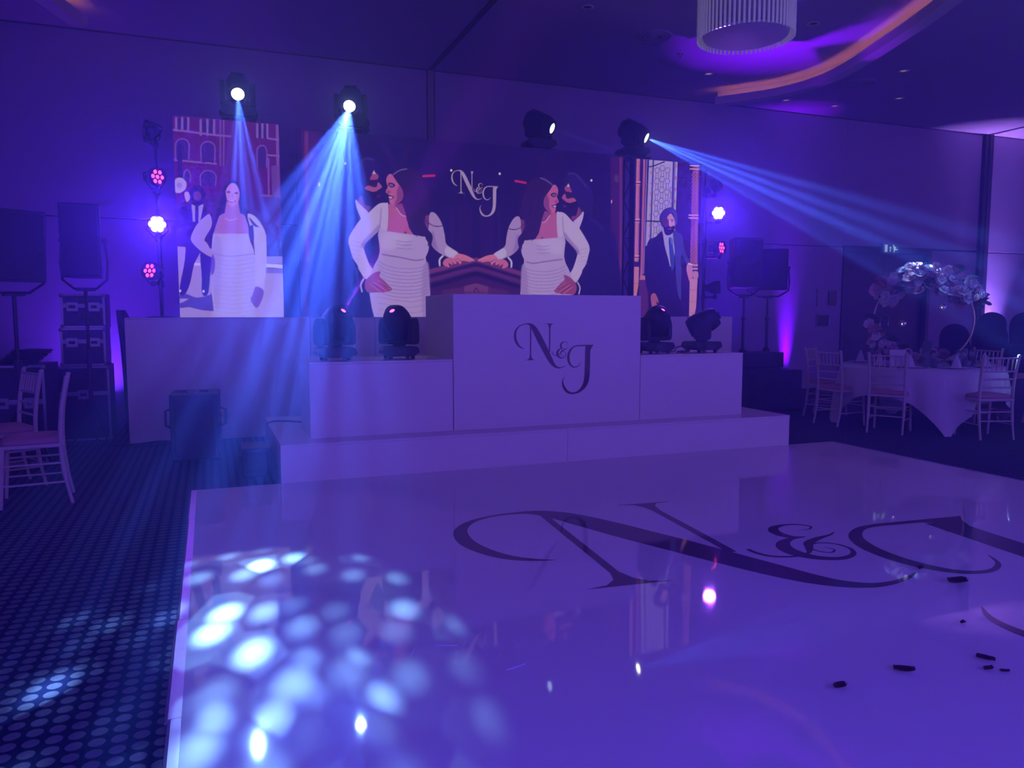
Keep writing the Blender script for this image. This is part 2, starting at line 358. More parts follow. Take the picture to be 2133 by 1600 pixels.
MB().span((-0.92, -0.42, 0.85), (0.92, 0.40, 0.88), bev=0.003).build('worktop', WHITE, booth)
bx, by = booth.location.x, booth.location.y
def booth_map(p):
    px, py = 1040 + p[0] / 8.42, 650 + p[1] / 8.42
    return (2.0225 + 0.0 + (px - 943) * (3.890 - 1.997) / 392 * 1.0 - 0.026 - bx, YP - 0.004 - by, 1.515 - (py - 614) * 1.205 / 271 - Z_STEP)
for k in MONO: mono_part(k, k, VINYL, booth_map, booth, (0, -0.0006, 0))
for k, (x0_, z0_, x1_, z1_) in enumerate(((-0.915, 1.10, -0.90, 1.125), (-0.90, 1.125, -0.885, 1.095), (-0.885, 1.095, -0.865, 1.12), (-0.835, 1.10, -0.815, 1.115), (-0.815, 1.115, -0.795, 1.10), (-0.775, 1.105, -0.74, 1.11))):
    MB().tube([(x0_, -0.464, z0_), (x1_, -0.464, z1_)], 0.003, 5).build('faint_mark', mat('pale_mark', (0.95, 0.95, 0.97), 0.6), booth)  # illegible pale strokes on the booth front
for i, (a, b, lb) in enumerate(((-0.82, 1.05, 'tall white plinth under the portrait screen of the woman'), (1.053, 1.78, 'narrow tall white plinth behind the beam-lit moving head'), (1.783, 3.55, 'tall white plinth hidden behind the booth'), (3.553, 5.30, 'tall white plinth behind the booth, nearer the turbaned man'), (5.303, 6.77, 'tall white plinth under the portrait screen of the man'))):
    panel_box('screen_plinth', lb, 'plinth', a, b, YB, YB + 0.5, ZF, Z_BOX, 'tall white plinths under the screens')

# ---------------------------------------------------------------- LED screens: the picture each one shows, drawn in metres on its own plane
# (kind, colour, points, edge softness, stroke width, opacity); p polygon, s smooth polygon, l stroke, h polyline, e ellipse
PAINT_CENTRE = [
 ('l',(52,18,84),((3.101,2.616),(3.104,1.883)),0.0168,0.0336,0.55),
 ('l',(52,18,84),((3.162,2.619),(3.166,1.884)),0.0168,0.0336,0.55),
 ('l',(52,18,84),((3.23,2.623),(3.235,1.886)),0.0168,0.0336,0.55),
 ('l',(52,18,84),((3.329,2.627),(3.334,1.888)),0.0168,0.0336,0.55),
 ('l',(52,16,80),((3.822,3.314),(3.913,3.106),(3.966,2.846)),0.028,0.0504,0.5),
 ('l',(52,16,80),((4.173,3.316),(4.043,3.085),(3.998,2.848)),0.028,0.0504,0.5),
 ('p',(60,20,84),((4.848,3.347),(5.044,3.343),(5.076,1.236),(4.876,1.237)),0.0168,0.0,1.0),
 ('p',(110,48,110),((4.974,3.344),(5.016,3.341),(5.037,1.923),(4.994,1.922)),0.0084,0.0,0.8),
 ('e',(95,60,120),((4.936,3.07),(0.0336,0.0504)),0.0168,0.0,0.7),
 ('l',(200,40,90),((3.543,2.955),(3.676,2.94)),0.0067,0.0252,1.0),
 ('e',(235,210,255),((3.336,3.028),(0.0134,0.0146)),0.0056,0.0,1.0),
 ('e',(235,210,255),((4.577,3.024),(0.0134,0.0146)),0.0056,0.0,1.0),
 ('e',(220,140,210),((4.87,2.775),(0.0101,0.0224)),0.0056,0.0,1.0),
 ('p',(58,20,78),((2.989,2.001),(3.031,2.014),(3.328,1.928),(3.645,1.835),(3.646,1.23),(2.985,1.233)),0.0056,0.0,1.0),
 ('l',(112,52,108),((2.988,1.978),(3.031,1.991),(3.328,1.911),(3.62,1.835)),0.0084,0.0504,1.0),
 ('l',(50,18,70),((3.204,1.937),(3.21,1.885)),0.0056,0.0078,1.0),
 ('l',(50,18,70),((3.36,1.9),(3.366,1.848)),0.0056,0.0078,1.0),
 ('l',(26,8,70),((2.988,1.921),(3.031,1.933),(3.328,1.853),(3.62,1.776)),0.0056,0.0168,1.0),
 ('l',(88,38,98),((2.988,1.875),(3.031,1.887),(3.328,1.812),(3.62,1.729)),0.0084,0.0448,1.0),
 ('l',(24,8,66),((2.988,1.812),(3.03,1.824),(3.328,1.742),(3.581,1.669)),0.0112,0.0504,1.0),
 ('p',(112,58,104),((2.987,1.696),(3.03,1.709),(3.184,1.67),(3.183,1.232),(2.985,1.233)),0.0084,0.0,1.0),
 ('p',(80,36,88),((3.19,1.664),(3.454,1.62),(3.454,1.231),(3.189,1.232)),0.0112,0.0,1.0),
 ('l',(60,24,80),((2.987,1.598),(3.184,1.594)),0.0056,0.0112,1.0),
 ('l',(50,18,72),((2.993,1.604),(3.03,1.651),(3.066,1.605)),0.0045,0.0112,1.0),
 ('s',(23,8,84),((4.338,2.557),(4.473,2.599),(4.637,2.534),(4.819,2.408),(4.947,2.229),(4.976,1.224),(4.173,1.228),(4.209,1.906),(4.3,2.268)),0.0112,0.0,1.0),
 ('l',(48,34,130),((4.569,2.543),(4.665,2.487),(4.763,2.418)),0.0224,0.0336,0.7),
 ('s',(36,20,102),((4.176,2.905),(4.201,3.013),(4.294,3.089),(4.401,3.078),(4.51,2.996),(4.593,2.869),(4.608,2.732),(4.541,2.602),(4.405,2.62),(4.204,2.622),(4.164,2.709)),0.0112,0.0,1.0),
 ('l',(66,50,142),((4.254,3.087),(4.321,3.097),(4.381,3.071),(4.442,3.003),(4.51,2.936)),0.0112,0.0224,0.8),
 ('s',(160,74,132),((4.202,2.901),(4.219,2.931),(4.255,2.939),(4.275,2.922),(4.302,2.865),(4.269,2.863),(4.222,2.869)),0.0056,0.0,1.0),
 ('p',(205,180,240),((4.232,2.929),(4.255,2.969),(4.276,2.925)),0.0045,0.0,1.0),
 ('s',(172,88,140),((4.166,2.792),(4.203,2.836),(4.219,2.825),(4.223,2.789),(4.256,2.779),(4.316,2.794),(4.357,2.773),(4.357,2.749),(4.297,2.734),(4.257,2.708),(4.223,2.742),(4.183,2.77)),0.0067,0.0,1.0),
 ('s',(48,18,84),((4.219,2.848),(4.269,2.86),(4.316,2.842),(4.309,2.806),(4.263,2.797),(4.219,2.813)),0.0112,0.0,1.0),
 ('s',(30,10,74),((4.183,2.752),(4.23,2.736),(4.297,2.728),(4.364,2.749),(4.391,2.691),(4.385,2.619),(4.331,2.569),(4.258,2.577),(4.204,2.622),(4.184,2.681)),0.0112,0.0,1.0),
 ('s',(92,44,104),((4.19,2.699),(4.224,2.689),(4.224,2.665),(4.197,2.67)),0.0112,0.0,0.7),
 ('s',(125,58,112),((4.391,2.667),(4.411,2.674),(4.439,2.621),(4.406,2.566),(4.352,2.516),(4.312,2.514),(4.305,2.562),(4.365,2.576)),0.0084,0.0,1.0),
 ('p',(196,176,246),((4.325,2.497),(4.385,2.547),(4.432,2.591),(4.462,2.635),(4.474,2.611),(4.46,2.539),(4.433,2.471),(4.41,2.416)),0.0045,0.0,1.0),
 ('p',(185,96,158),((3.883,2.519),(3.934,2.61),(4.033,2.591),(4.085,2.599),(4.112,2.583),(4.109,2.5),(4.11,2.322),(4.12,2.286),(3.89,2.255),(3.793,2.245),(3.857,2.342)),0.0084,0.0,1.0),
 ('s',(128,58,128),((3.882,2.56),(3.941,2.61),(4.019,2.59),(4.0,2.554),(3.941,2.492),(3.883,2.466)),0.0224,0.0,0.8),
 ('e',(90,40,96),((3.897,2.281),(0.0168,0.014)),0.0112,0.0,0.8),
 ('s',(118,56,116),((3.604,2.49),(3.694,2.474),(3.68,2.427),(3.651,2.38),(3.626,2.314),(3.608,2.379)),0.0056,0.0,1.0),
 ('s',(172,146,212),((3.583,2.531),(3.522,2.506),(3.458,2.405),(3.423,2.274),(3.405,2.169),(3.324,2.107),(3.257,2.06),(3.306,2.006),(3.366,2.007),(3.48,2.053),(3.565,2.121),(3.594,2.188),(3.594,2.253),(3.622,2.32),(3.612,2.379),(3.611,2.477)),0.0056,0.0,1.0),
 ('s',(196,184,244),((3.394,2.136),(3.324,2.107),(3.257,2.06),(3.306,2.006),(3.366,2.011),(3.423,2.064)),0.0112,0.0,1.0),
 ('s',(140,108,186),((3.565,2.318),(3.594,2.253),(3.594,2.188),(3.558,2.121),(3.508,2.093),(3.537,2.199)),0.0224,0.0,0.8),
 ('s',(196,178,240),((4.096,2.584),(4.126,2.609),(4.208,2.593),(4.314,2.5),(4.413,2.416),(4.533,2.244),(4.559,2.163),(4.546,2.095),(4.509,1.971),(4.456,1.888),(4.449,1.853),(4.365,1.736),(4.27,1.806),(4.333,1.926),(4.393,2.111),(4.37,2.148),(4.233,2.268),(4.202,2.314),(4.116,2.291)),0.0056,0.0,1.0),
 ('l',(150,122,200),((4.21,2.335),(4.27,2.263),(4.37,2.165),(4.4,2.111)),0.0168,0.0448,0.8),
 ('l',(150,122,200),((4.178,2.541),(4.187,2.421),(4.202,2.314)),0.0112,0.0168,0.7),
 ('l',(160,136,208),((4.423,2.146),(4.476,2.161),(4.53,2.169)),0.0067,0.009,0.7),
 ('l',(160,136,208),((4.423,2.098),(4.477,2.112),(4.531,2.122)),0.0067,0.009,0.7),
 ('l',(160,136,208),((4.424,2.051),(4.477,2.063),(4.531,2.074)),0.0067,0.009,0.7),
 ('l',(160,136,208),((4.424,2.003),(4.478,2.014),(4.532,2.026)),0.0067,0.009,0.7),
 ('l',(160,136,208),((4.425,1.955),(4.478,1.965),(4.532,1.978)),0.0067,0.009,0.7),
 ('p',(182,160,230),((3.661,2.241),(3.773,2.257),(3.968,2.275),(4.12,2.292),(4.206,2.319),(4.22,2.236),(4.207,2.146),(4.201,2.056),(4.222,1.978),(4.263,1.907),(4.304,1.817),(4.332,1.605),(4.307,1.422),(4.261,1.227),(3.627,1.23),(3.614,1.421),(3.607,1.587),(3.62,1.717),(3.626,1.823),(3.632,1.906),(3.652,1.953),(3.658,2.006),(3.632,2.058),(3.613,2.122),(3.632,2.182)),0.0056,0.0,1.0),
 ('s',(196,182,244),((3.84,2.248),(4.15,2.272),(4.188,2.193),(4.166,2.098),(4.039,2.081),(3.855,2.196)),0.0448,0.0,0.7),
 ('s',(160,132,206),((3.62,1.894),(3.684,1.895),(3.71,1.659),(3.698,1.254),(3.62,1.254)),0.028,0.0,0.8),
 ('l',(134,100,182),((3.688,1.979),(3.782,1.964),(3.929,1.988),(4.174,2.024)),0.009,0.0168,0.9),
 ('l',(150,124,200),((3.825,2.182),(3.913,2.174),(4.009,2.187)),0.0067,0.0101,0.8),
 ('l',(150,124,200),((3.826,2.142),(3.914,2.136),(4.009,2.147)),0.0067,0.0101,0.8),
 ('l',(150,124,200),((3.826,2.095),(3.914,2.091),(4.01,2.104)),0.0067,0.0101,0.8),
 ('l',(146,118,198),((3.637,1.918),(3.753,1.874),(3.929,1.864),(4.1,1.888),(4.227,1.944)),0.0067,0.0101,0.75),
 ('l',(146,118,198),((3.637,1.877),(3.754,1.833),(3.93,1.822),(4.1,1.846),(4.228,1.902)),0.0067,0.0101,0.75),
 ('l',(146,118,198),((3.637,1.836),(3.754,1.791),(3.93,1.781),(4.101,1.804),(4.228,1.86)),0.0067,0.0101,0.75),
 ('l',(146,118,198),((3.637,1.795),(3.754,1.75),(3.93,1.739),(4.101,1.762),(4.228,1.818)),0.0067,0.0101,0.75),
 ('l',(146,118,198),((3.638,1.754),(3.754,1.709),(3.93,1.698),(4.101,1.72),(4.229,1.776)),0.0067,0.0101,0.75),
 ('l',(146,118,198),((3.638,1.712),(3.754,1.667),(3.93,1.656),(4.101,1.678),(4.229,1.734)),0.0067,0.0101,0.75),
 ('l',(146,118,198),((3.638,1.671),(3.754,1.626),(3.93,1.614),(4.102,1.636),(4.229,1.692)),0.0067,0.0101,0.75),
 ('l',(146,118,198),((3.638,1.63),(3.754,1.584),(3.931,1.572),(4.102,1.594),(4.229,1.65)),0.0067,0.0101,0.75),
 ('l',(146,118,198),((3.638,1.589),(3.754,1.543),(3.931,1.53),(4.102,1.552),(4.23,1.607)),0.0067,0.0101,0.75),
 ('l',(150,124,202),((3.659,1.51),(3.873,1.481),(4.238,1.532)),0.0067,0.0101,0.7),
 ('l',(150,124,202),((3.659,1.444),(3.874,1.415),(4.239,1.465)),0.0067,0.0101,0.7),
 ('l',(150,124,202),((3.659,1.379),(3.874,1.349),(4.239,1.398)),0.0067,0.0101,0.7),
 ('l',(150,124,202),((3.659,1.314),(3.874,1.283),(4.24,1.331)),0.0067,0.0101,0.7),
 ('s',(40,16,66),((3.848,3.02),(3.952,2.997),(4.031,2.938),(4.011,2.884),(3.979,2.823),(3.947,2.728),(3.928,2.61),(3.896,2.514),(3.876,2.419),(3.838,2.329),(3.773,2.274),(3.696,2.242),(3.632,2.252),(3.607,2.198),(3.619,2.105),(3.581,2.174),(3.575,2.267),(3.632,2.339),(3.664,2.422),(3.644,2.503),(3.6,2.554),(3.574,2.616),(3.606,2.722),(3.644,2.84),(3.707,2.948),(3.771,3.004)),0.0056,0.0,1.0),
 ('l',(44,22,100),((3.76,2.25),(3.825,2.335),(3.863,2.442)),0.0168,0.028,0.6),
 ('l',(66,30,88),((3.784,2.987),(3.708,2.861),(3.657,2.684),(3.632,2.561)),0.009,0.0101,0.7),
 ('l',(66,30,88),((3.836,2.99),(3.759,2.835),(3.708,2.657),(3.683,2.482),(3.657,2.364)),0.009,0.0101,0.7),
 ('l',(66,30,88),((3.9,2.971),(3.836,2.81),(3.785,2.603),(3.747,2.426),(3.696,2.295)),0.009,0.0101,0.7),
 ('l',(66,30,88),((3.952,2.939),(3.901,2.784),(3.85,2.577),(3.812,2.399),(3.747,2.285)),0.009,0.0101,0.7),
 ('l',(66,30,88),((3.979,2.876),(3.927,2.727),(3.889,2.549),(3.851,2.406)),0.009,0.0101,0.7),
 ('l',(112,94,180),((3.874,3.01),(3.952,2.989),(4.031,2.938)),0.0084,0.0146,0.85),
 ('l',(56,20,84),((3.444,2.379),(3.508,2.368),(3.579,2.381),(3.68,2.454)),0.0045,0.009,1.0),
 ('l',(56,20,84),((3.637,2.268),(3.651,2.222),(3.623,2.175),(3.63,2.136)),0.0045,0.0101,1.0),
 ('s',(194,100,160),((4.041,2.929),(4.073,2.94),(4.1,2.912),(4.113,2.878),(4.11,2.831),(4.097,2.795),(4.123,2.737),(4.111,2.72),(4.091,2.712),(4.085,2.676),(4.082,2.646),(4.075,2.611),(4.046,2.588),(3.993,2.607),(3.941,2.645),(3.921,2.697),(3.927,2.762),(3.966,2.823),(4.011,2.884)),0.0056,0.0,1.0),
 ('s',(122,54,122),((3.921,2.75),(3.96,2.811),(3.992,2.754),(3.993,2.671),(4.019,2.608),(3.967,2.623),(3.928,2.668)),0.028,0.0,0.8),
 ('s',(52,20,78),((4.012,2.819),(4.044,2.839),(4.09,2.829),(4.09,2.812),(4.058,2.787),(4.025,2.797)),0.0056,0.0,1.0),
 ('s',(142,120,196),((4.031,2.812),(4.064,2.828),(4.081,2.82),(4.054,2.801)),0.0056,0.0,0.8),
 ('l',(60,22,76),((4.018,2.82),(4.051,2.838),(4.087,2.835)),0.0056,0.009,1.0),
 ('s',(140,64,126),((4.058,2.739),(4.097,2.753),(4.111,2.721),(4.078,2.723)),0.0067,0.0,0.8),
 ('s',(74,16,70),((4.025,2.685),(4.058,2.695),(4.088,2.7),(4.086,2.664),(4.058,2.654),(4.035,2.668)),0.0045,0.0,1.0),
 ('s',(205,170,222),((4.042,2.68),(4.086,2.685),(4.083,2.667),(4.062,2.662)),0.0045,0.0,1.0),
 ('s',(206,112,168),((4.032,2.647),(4.075,2.646),(4.072,2.61),(4.046,2.597)),0.014,0.0,0.8),
 ('l',(226,180,226),((3.889,2.47),(3.932,2.477),(3.967,2.511),(4.003,2.563)),0.0045,0.0084,1.0),
 ('s',(212,118,160),((3.26,2.054),(3.31,2.015),(3.291,1.974),(3.253,1.956),(3.228,1.932),(3.216,1.961),(3.167,1.983),(3.099,1.975),(3.056,1.986),(3.105,2.016),(3.185,2.047)),0.0045,0.0,1.0),
 ('l',(222,128,168),((3.241,2.013),(3.154,1.997),(3.062,1.98)),0.0045,0.0146,1.0),
 ('l',(222,128,168),((3.247,1.996),(3.167,1.98),(3.099,1.969)),0.0045,0.0146,1.0),
 ('l',(222,128,168),((3.266,1.991),(3.247,1.961),(3.228,1.938)),0.0045,0.0146,1.0),
 ('l',(120,50,100),((3.229,2.003),(3.142,1.986),(3.074,1.972)),0.0034,0.005,1.0),
 ('l',(120,50,100),((3.26,1.973),(3.204,1.972)),0.0034,0.005,1.0),
 ('l',(120,50,100),((3.216,1.966),(3.253,1.996),(3.291,1.986)),0.0045,0.0067,1.0),
 ('s',(200,106,150),((3.303,1.997),(3.379,2.005),(3.429,1.977),(3.448,1.937),(3.423,1.907),(3.366,1.894),(3.378,1.929),(3.328,1.94),(3.278,1.939)),0.0045,0.0,1.0),
 ('l',(212,118,158),((3.328,1.975),(3.291,1.939)),0.0045,0.0134,1.0),
 ('l',(212,118,158),((3.372,1.97),(3.335,1.928)),0.0045,0.0134,1.0),
 ('l',(212,118,158),((3.41,1.953),(3.372,1.9)),0.0045,0.0134,1.0),
 ('l',(110,46,92),((3.353,1.97),(3.316,1.934)),0.0034,0.005,1.0),
 ('l',(110,46,92),((3.391,1.959),(3.353,1.917)),0.0034,0.005,1.0),
 ('l',(198,190,245),((3.448,2.024),(3.486,1.979),(3.486,1.914)),0.0045,0.0224,1.0),
 ('l',(24,8,64),((3.416,2.012),(3.454,1.972),(3.46,1.914)),0.0045,0.0224,1.0),
 ('s',(146,68,112),((4.196,1.827),(4.257,1.816),(4.311,1.781),(4.365,1.727),(4.38,1.654),(4.346,1.587),(4.238,1.586),(4.138,1.591),(4.064,1.621),(4.104,1.669),(4.157,1.724),(4.21,1.767)),0.0056,0.0,1.0),
 ('l',(196,104,138),((4.091,1.627),(4.224,1.725)),0.0067,0.0146,0.85),
 ('l',(196,104,138),((4.131,1.603),(4.278,1.702)),0.0067,0.0146,0.85),
 ('l',(196,104,138),((4.198,1.592),(4.318,1.678)),0.0067,0.0146,0.85),
 ('l',(70,26,70),((4.104,1.639),(4.21,1.701)),0.0056,0.0078,0.9),
 ('l',(70,26,70),((4.157,1.61),(4.291,1.684)),0.0056,0.0078,0.9),
 ('l',(184,176,236),((4.392,1.74),(4.427,1.673),(4.414,1.594)),0.005,0.0168,1.0),
]
PAINT_WOMAN = [
 ('p',(86,18,112),((-0.327,3.408),(0.847,3.413),(0.817,2.256),(-0.371,2.211)),0.0056,0.0,1.0),
 ('p',(52,22,112),((-0.25,3.366),(-0.135,3.367),(-0.14,3.239),(-0.255,3.24)),0.0056,0.0,1.0),
 ('l',(132,96,190),((-0.25,3.366),(-0.255,3.24)),0.0056,0.0224,1.0),
 ('l',(132,96,190),((-0.193,3.372),(-0.197,3.244)),0.0056,0.0224,1.0),
 ('l',(132,96,190),((-0.135,3.377),(-0.139,3.249)),0.0056,0.0224,1.0),
 ('p',(52,22,112),((-0.014,3.368),(0.118,3.369),(0.113,3.216),(-0.019,3.215)),0.0056,0.0,1.0),
 ('l',(132,96,190),((-0.014,3.368),(-0.019,3.215)),0.0056,0.0224,1.0),
 ('l',(132,96,190),((0.052,3.374),(0.047,3.22)),0.0056,0.0224,1.0),
 ('l',(132,96,190),((0.118,3.379),(0.113,3.226)),0.0056,0.0224,1.0),
 ('p',(52,22,112),((0.552,3.372),(0.656,3.371),(0.652,3.234),(0.548,3.236)),0.0056,0.0,1.0),
 ('l',(132,96,190),((0.552,3.372),(0.548,3.236)),0.0056,0.0224,1.0),
 ('l',(132,96,190),((0.604,3.377),(0.6,3.24)),0.0056,0.0224,1.0),
 ('l',(132,96,190),((0.656,3.381),(0.652,3.244)),0.0056,0.0224,1.0),
 ('l',(136,94,186),((-0.296,3.246),(-0.149,3.239),(-0.01,3.231),(0.108,3.225),(0.275,3.224)),0.0067,0.019,1.0),
 ('l',(136,94,186),((-0.298,2.939),(-0.151,2.934),(0.122,2.928)),0.0067,0.019,1.0),
 ('l',(136,94,186),((0.652,3.234),(0.782,3.224)),0.0067,0.019,1.0),
 ('l',(136,94,186),((0.647,3.056),(0.777,3.055)),0.0067,0.019,1.0),
 ('l',(136,94,186),((0.575,2.622),(0.776,2.617)),0.0067,0.019,1.0),
 ('s',(60,26,120),((-0.27,2.95),(-0.264,3.112),(-0.2,3.161),(-0.139,3.122),(-0.145,2.959),(-0.208,2.955)),0.0056,0.0,1.0),
 ('l',(120,80,176),((-0.27,2.95),(-0.264,3.112),(-0.2,3.161),(-0.139,3.122),(-0.145,2.959)),0.0056,0.0134,1.0),
 ('s',(60,26,120),((-0.024,2.938),(-0.019,3.102),(0.049,3.151),(0.114,3.112),(0.109,2.947),(0.042,2.942)),0.0056,0.0,1.0),
 ('l',(120,80,176),((-0.024,2.938),(-0.019,3.102),(0.049,3.151),(0.114,3.112),(0.109,2.947)),0.0056,0.0134,1.0),
 ('s',(60,26,120),((-0.037,2.694),(-0.033,2.803),(0.041,2.853),(0.114,2.813),(0.11,2.702),(0.036,2.698)),0.0056,0.0,1.0),
 ('l',(120,80,176),((-0.037,2.694),(-0.033,2.803),(0.041,2.853),(0.114,2.813),(0.11,2.702)),0.0056,0.0134,1.0),
 ('s',(60,26,120),((0.539,2.921),(0.544,3.104),(0.593,3.153),(0.639,3.111),(0.634,2.927),(0.586,2.924)),0.0056,0.0,1.0),
 ('l',(120,80,176),((0.539,2.921),(0.544,3.104),(0.593,3.153),(0.639,3.111),(0.634,2.927)),0.0056,0.0134,1.0),
 ('s',(60,26,120),((-0.2,2.714),(-0.197,2.803),(-0.165,2.849),(-0.136,2.807),(-0.14,2.717),(-0.17,2.716)),0.0056,0.0,1.0),
 ('l',(120,80,176),((-0.2,2.714),(-0.197,2.803),(-0.165,2.849),(-0.136,2.807),(-0.14,2.717)),0.0056,0.0134,1.0),
 ('l',(120,80,176),((0.18,3.385),(0.165,2.911)),0.0084,0.0168,0.8),
 ('l',(120,80,176),((0.213,3.388),(0.198,2.913)),0.0084,0.0168,0.8),
 ('l',(134,92,186),((0.756,3.374),(0.751,2.642)),0.0084,0.028,0.8),
 ('l',(134,92,186),((0.656,3.021),(0.648,2.559)),0.0084,0.0168,0.8),
 ('p',(110,70,160),((0.684,2.946),(0.77,2.952),(0.766,2.617),(0.685,2.613)),0.0084,0.0,0.8),
 ('p',(70,40,130),((-0.36,2.508),(0.208,2.612),(0.826,2.61),(0.815,2.151),(-0.375,2.111)),0.0448,0.0,0.8),
 ('l',(36,12,96),((-0.228,3.086),(-0.232,2.722)),0.0056,0.0448,1.0),
 ('p',(168,146,214),((-0.377,2.051),(0.189,2.028),(0.164,1.246),(-0.407,1.248)),0.0112,0.0,1.0),
 ('p',(176,158,228),((0.038,1.82),(0.832,1.837),(0.817,1.243),(0.019,1.246)),0.0112,0.0,1.0),
 ('p',(60,60,150),((0.602,2.144),(0.84,2.152),(0.835,1.968),(0.597,1.962)),0.0224,0.0,1.0),
 ('p',(150,140,220),((0.597,1.967),(0.836,1.974),(0.833,1.889),(0.595,1.884)),0.0112,0.0,1.0),
 ('l',(212,205,248),((-0.136,1.867),(-0.056,1.864)),0.0056,0.028,1.0),
 ('l',(212,205,248),((0.599,1.868),(0.833,1.858)),0.0056,0.0392,1.0),
 ('p',(126,110,190),((0.598,1.837),(0.832,1.837),(0.831,1.784),(0.597,1.785)),0.0056,0.0,1.0),
 ('s',(78,62,170),((-0.284,1.547),(-0.218,1.552),(-0.116,1.513),(0.005,1.539),(0.034,1.56),(0.059,1.442),(0.057,1.375),(-0.073,1.38),(-0.19,1.41),(-0.289,1.41)),0.0045,0.0,1.0),
 ('p',(170,148,214),((-0.286,1.501),(-0.192,1.502),(-0.23,1.476),(-0.288,1.451)),0.0056,0.0,1.0),
 ('s',(188,170,224),((-0.288,2.728),(-0.231,2.761),(-0.177,2.715),(-0.189,2.645),(-0.246,2.602),(-0.292,2.62)),0.0084,0.0,1.0),
 ('e',(140,110,196),((-0.243,2.682),(0.028,0.028)),0.0168,0.0,0.7),
 ('s',(40,16,120),((-0.281,2.413),(-0.195,2.476),(-0.119,2.495),(-0.016,2.485),(0.009,2.376),(-0.009,2.123),(-0.076,1.97),(-0.132,1.857),(-0.177,1.664),(-0.228,1.552),(-0.284,1.547),(-0.27,1.673),(-0.226,1.875),(-0.205,2.067),(-0.212,2.266)),0.0056,0.0,1.0),
 ('s',(38,18,124),((-0.06,2.021),(0.048,1.994),(0.027,1.769),(-0.004,1.554),(-0.062,1.554),(-0.06,1.742)),0.0056,0.0,1.0),
 ('s',(52,24,134),((-0.291,2.382),(-0.227,2.365),(-0.18,2.248),(-0.209,2.077),(-0.275,2.055),(-0.279,2.214)),0.0056,0.0,1.0),
 ('p',(168,150,220),((-0.134,2.489),(-0.016,2.495),(-0.055,2.313),(-0.126,2.31)),0.0056,0.0,1.0),
 ('l',(44,20,118),((-0.083,2.472),(-0.088,2.312)),0.0045,0.0336,1.0),
 ('s',(34,10,92),((-0.153,2.598),(-0.132,2.658),(-0.075,2.692),(-0.019,2.665),(0.002,2.596),(-0.02,2.515),(-0.073,2.472),(-0.129,2.5)),0.0056,0.0,1.0),
 ('s',(112,60,120),((-0.106,2.61),(-0.072,2.632),(-0.04,2.609),(-0.042,2.549),(-0.076,2.532),(-0.108,2.55)),0.0084,0.0,1.0),
 ('s',(190,160,215),((-0.199,2.605),(-0.162,2.617),(-0.145,2.558),(-0.175,2.512),(-0.192,2.546)),0.0056,0.0,1.0),
 ('e',(225,220,255),((-0.278,1.582),(0.0112,0.0134)),0.0045,0.0,1.0),
 ('e',(225,220,255),((-0.047,1.58),(0.0112,0.0134)),0.0045,0.0,1.0),
 ('s',(58,28,122),((0.211,2.718),(0.28,2.768),(0.347,2.736),(0.379,2.647),(0.4,2.521),(0.435,2.395),(0.476,2.284),(0.483,2.161),(0.436,2.251),(0.371,2.402),(0.177,2.394),(0.129,2.24),(0.046,2.065),(-0.017,2.042),(-0.024,2.123),(0.028,2.226),(0.08,2.354),(0.132,2.482),(0.17,2.625)),0.0084,0.0,1.0),
 ('p',(170,116,200),((0.215,2.537),(0.332,2.543),(0.348,2.422),(0.425,2.384),(0.429,2.2),(0.069,2.187),(0.114,2.371),(0.192,2.415)),0.0112,0.0,1.0),
 ('s',(40,18,88),((0.221,2.719),(0.174,2.616),(0.136,2.483),(0.089,2.349),(0.031,2.196),(-0.021,2.052),(0.036,2.054),(0.08,2.218),(0.133,2.371),(0.19,2.495),(0.213,2.608)),0.0067,0.0,1.0),
 ('s',(40,18,88),((0.338,2.736),(0.378,2.627),(0.399,2.495),(0.439,2.364),(0.475,2.253),(0.482,2.14),(0.454,2.19),(0.418,2.323),(0.382,2.433),(0.347,2.554)),0.0067,0.0,1.0),
 ('s',(196,140,212),((0.209,2.638),(0.235,2.71),(0.284,2.738),(0.327,2.71),(0.349,2.635),(0.332,2.543),(0.281,2.485),(0.234,2.518)),0.0067,0.0,1.0),
 ('s',(44,20,92),((0.194,2.617),(0.216,2.709),(0.28,2.768),(0.347,2.736),(0.368,2.626),(0.346,2.686),(0.289,2.738),(0.235,2.7)),0.0067,0.0,1.0),
 ('e',(70,40,120),((0.238,2.639),(0.019,0.0112)),0.0056,0.0,0.9),
 ('e',(70,40,120),((0.315,2.633),(0.019,0.0112)),0.0056,0.0,0.9),
 ('l',(150,60,130),((0.235,2.543),(0.268,2.535),(0.303,2.547)),0.0056,0.0146,1.0),
 ('l',(230,215,245),((0.249,2.544),(0.288,2.543)),0.0039,0.0067,1.0),
 ('l',(150,96,180),((0.281,2.626),(0.275,2.586),(0.289,2.581)),0.0056,0.0067,1.0),
 ('l',(220,190,235),((0.19,2.359),(0.248,2.341),(0.316,2.364)),0.0045,0.0067,1.0),
 ('p',(184,172,236),((0.069,2.192),(0.425,2.205),(0.442,2.128),(0.474,2.036),(0.495,1.908),(0.501,1.752),(0.49,1.569),(0.471,1.412),(0.461,1.244),(0.077,1.246),(0.048,1.385),(0.034,1.565),(0.05,1.759),(0.079,1.913),(0.049,2.014),(0.057,2.116)),0.0056,0.0,1.0),
 ('s',(160,144,220),((0.067,2.126),(0.144,2.129),(0.144,1.823),(0.102,1.411),(0.073,1.411),(0.046,1.616)),0.0336,0.0,0.6),
 ('l',(150,132,212),((0.072,1.979),(0.236,1.958),(0.473,1.99)),0.0084,0.014,0.8),
 ('l',(158,142,218),((0.07,1.923),(0.263,1.907),(0.481,1.944)),0.0067,0.009,0.6),
 ('l',(158,142,218),((0.069,1.877),(0.262,1.861),(0.48,1.897)),0.0067,0.009,0.6),
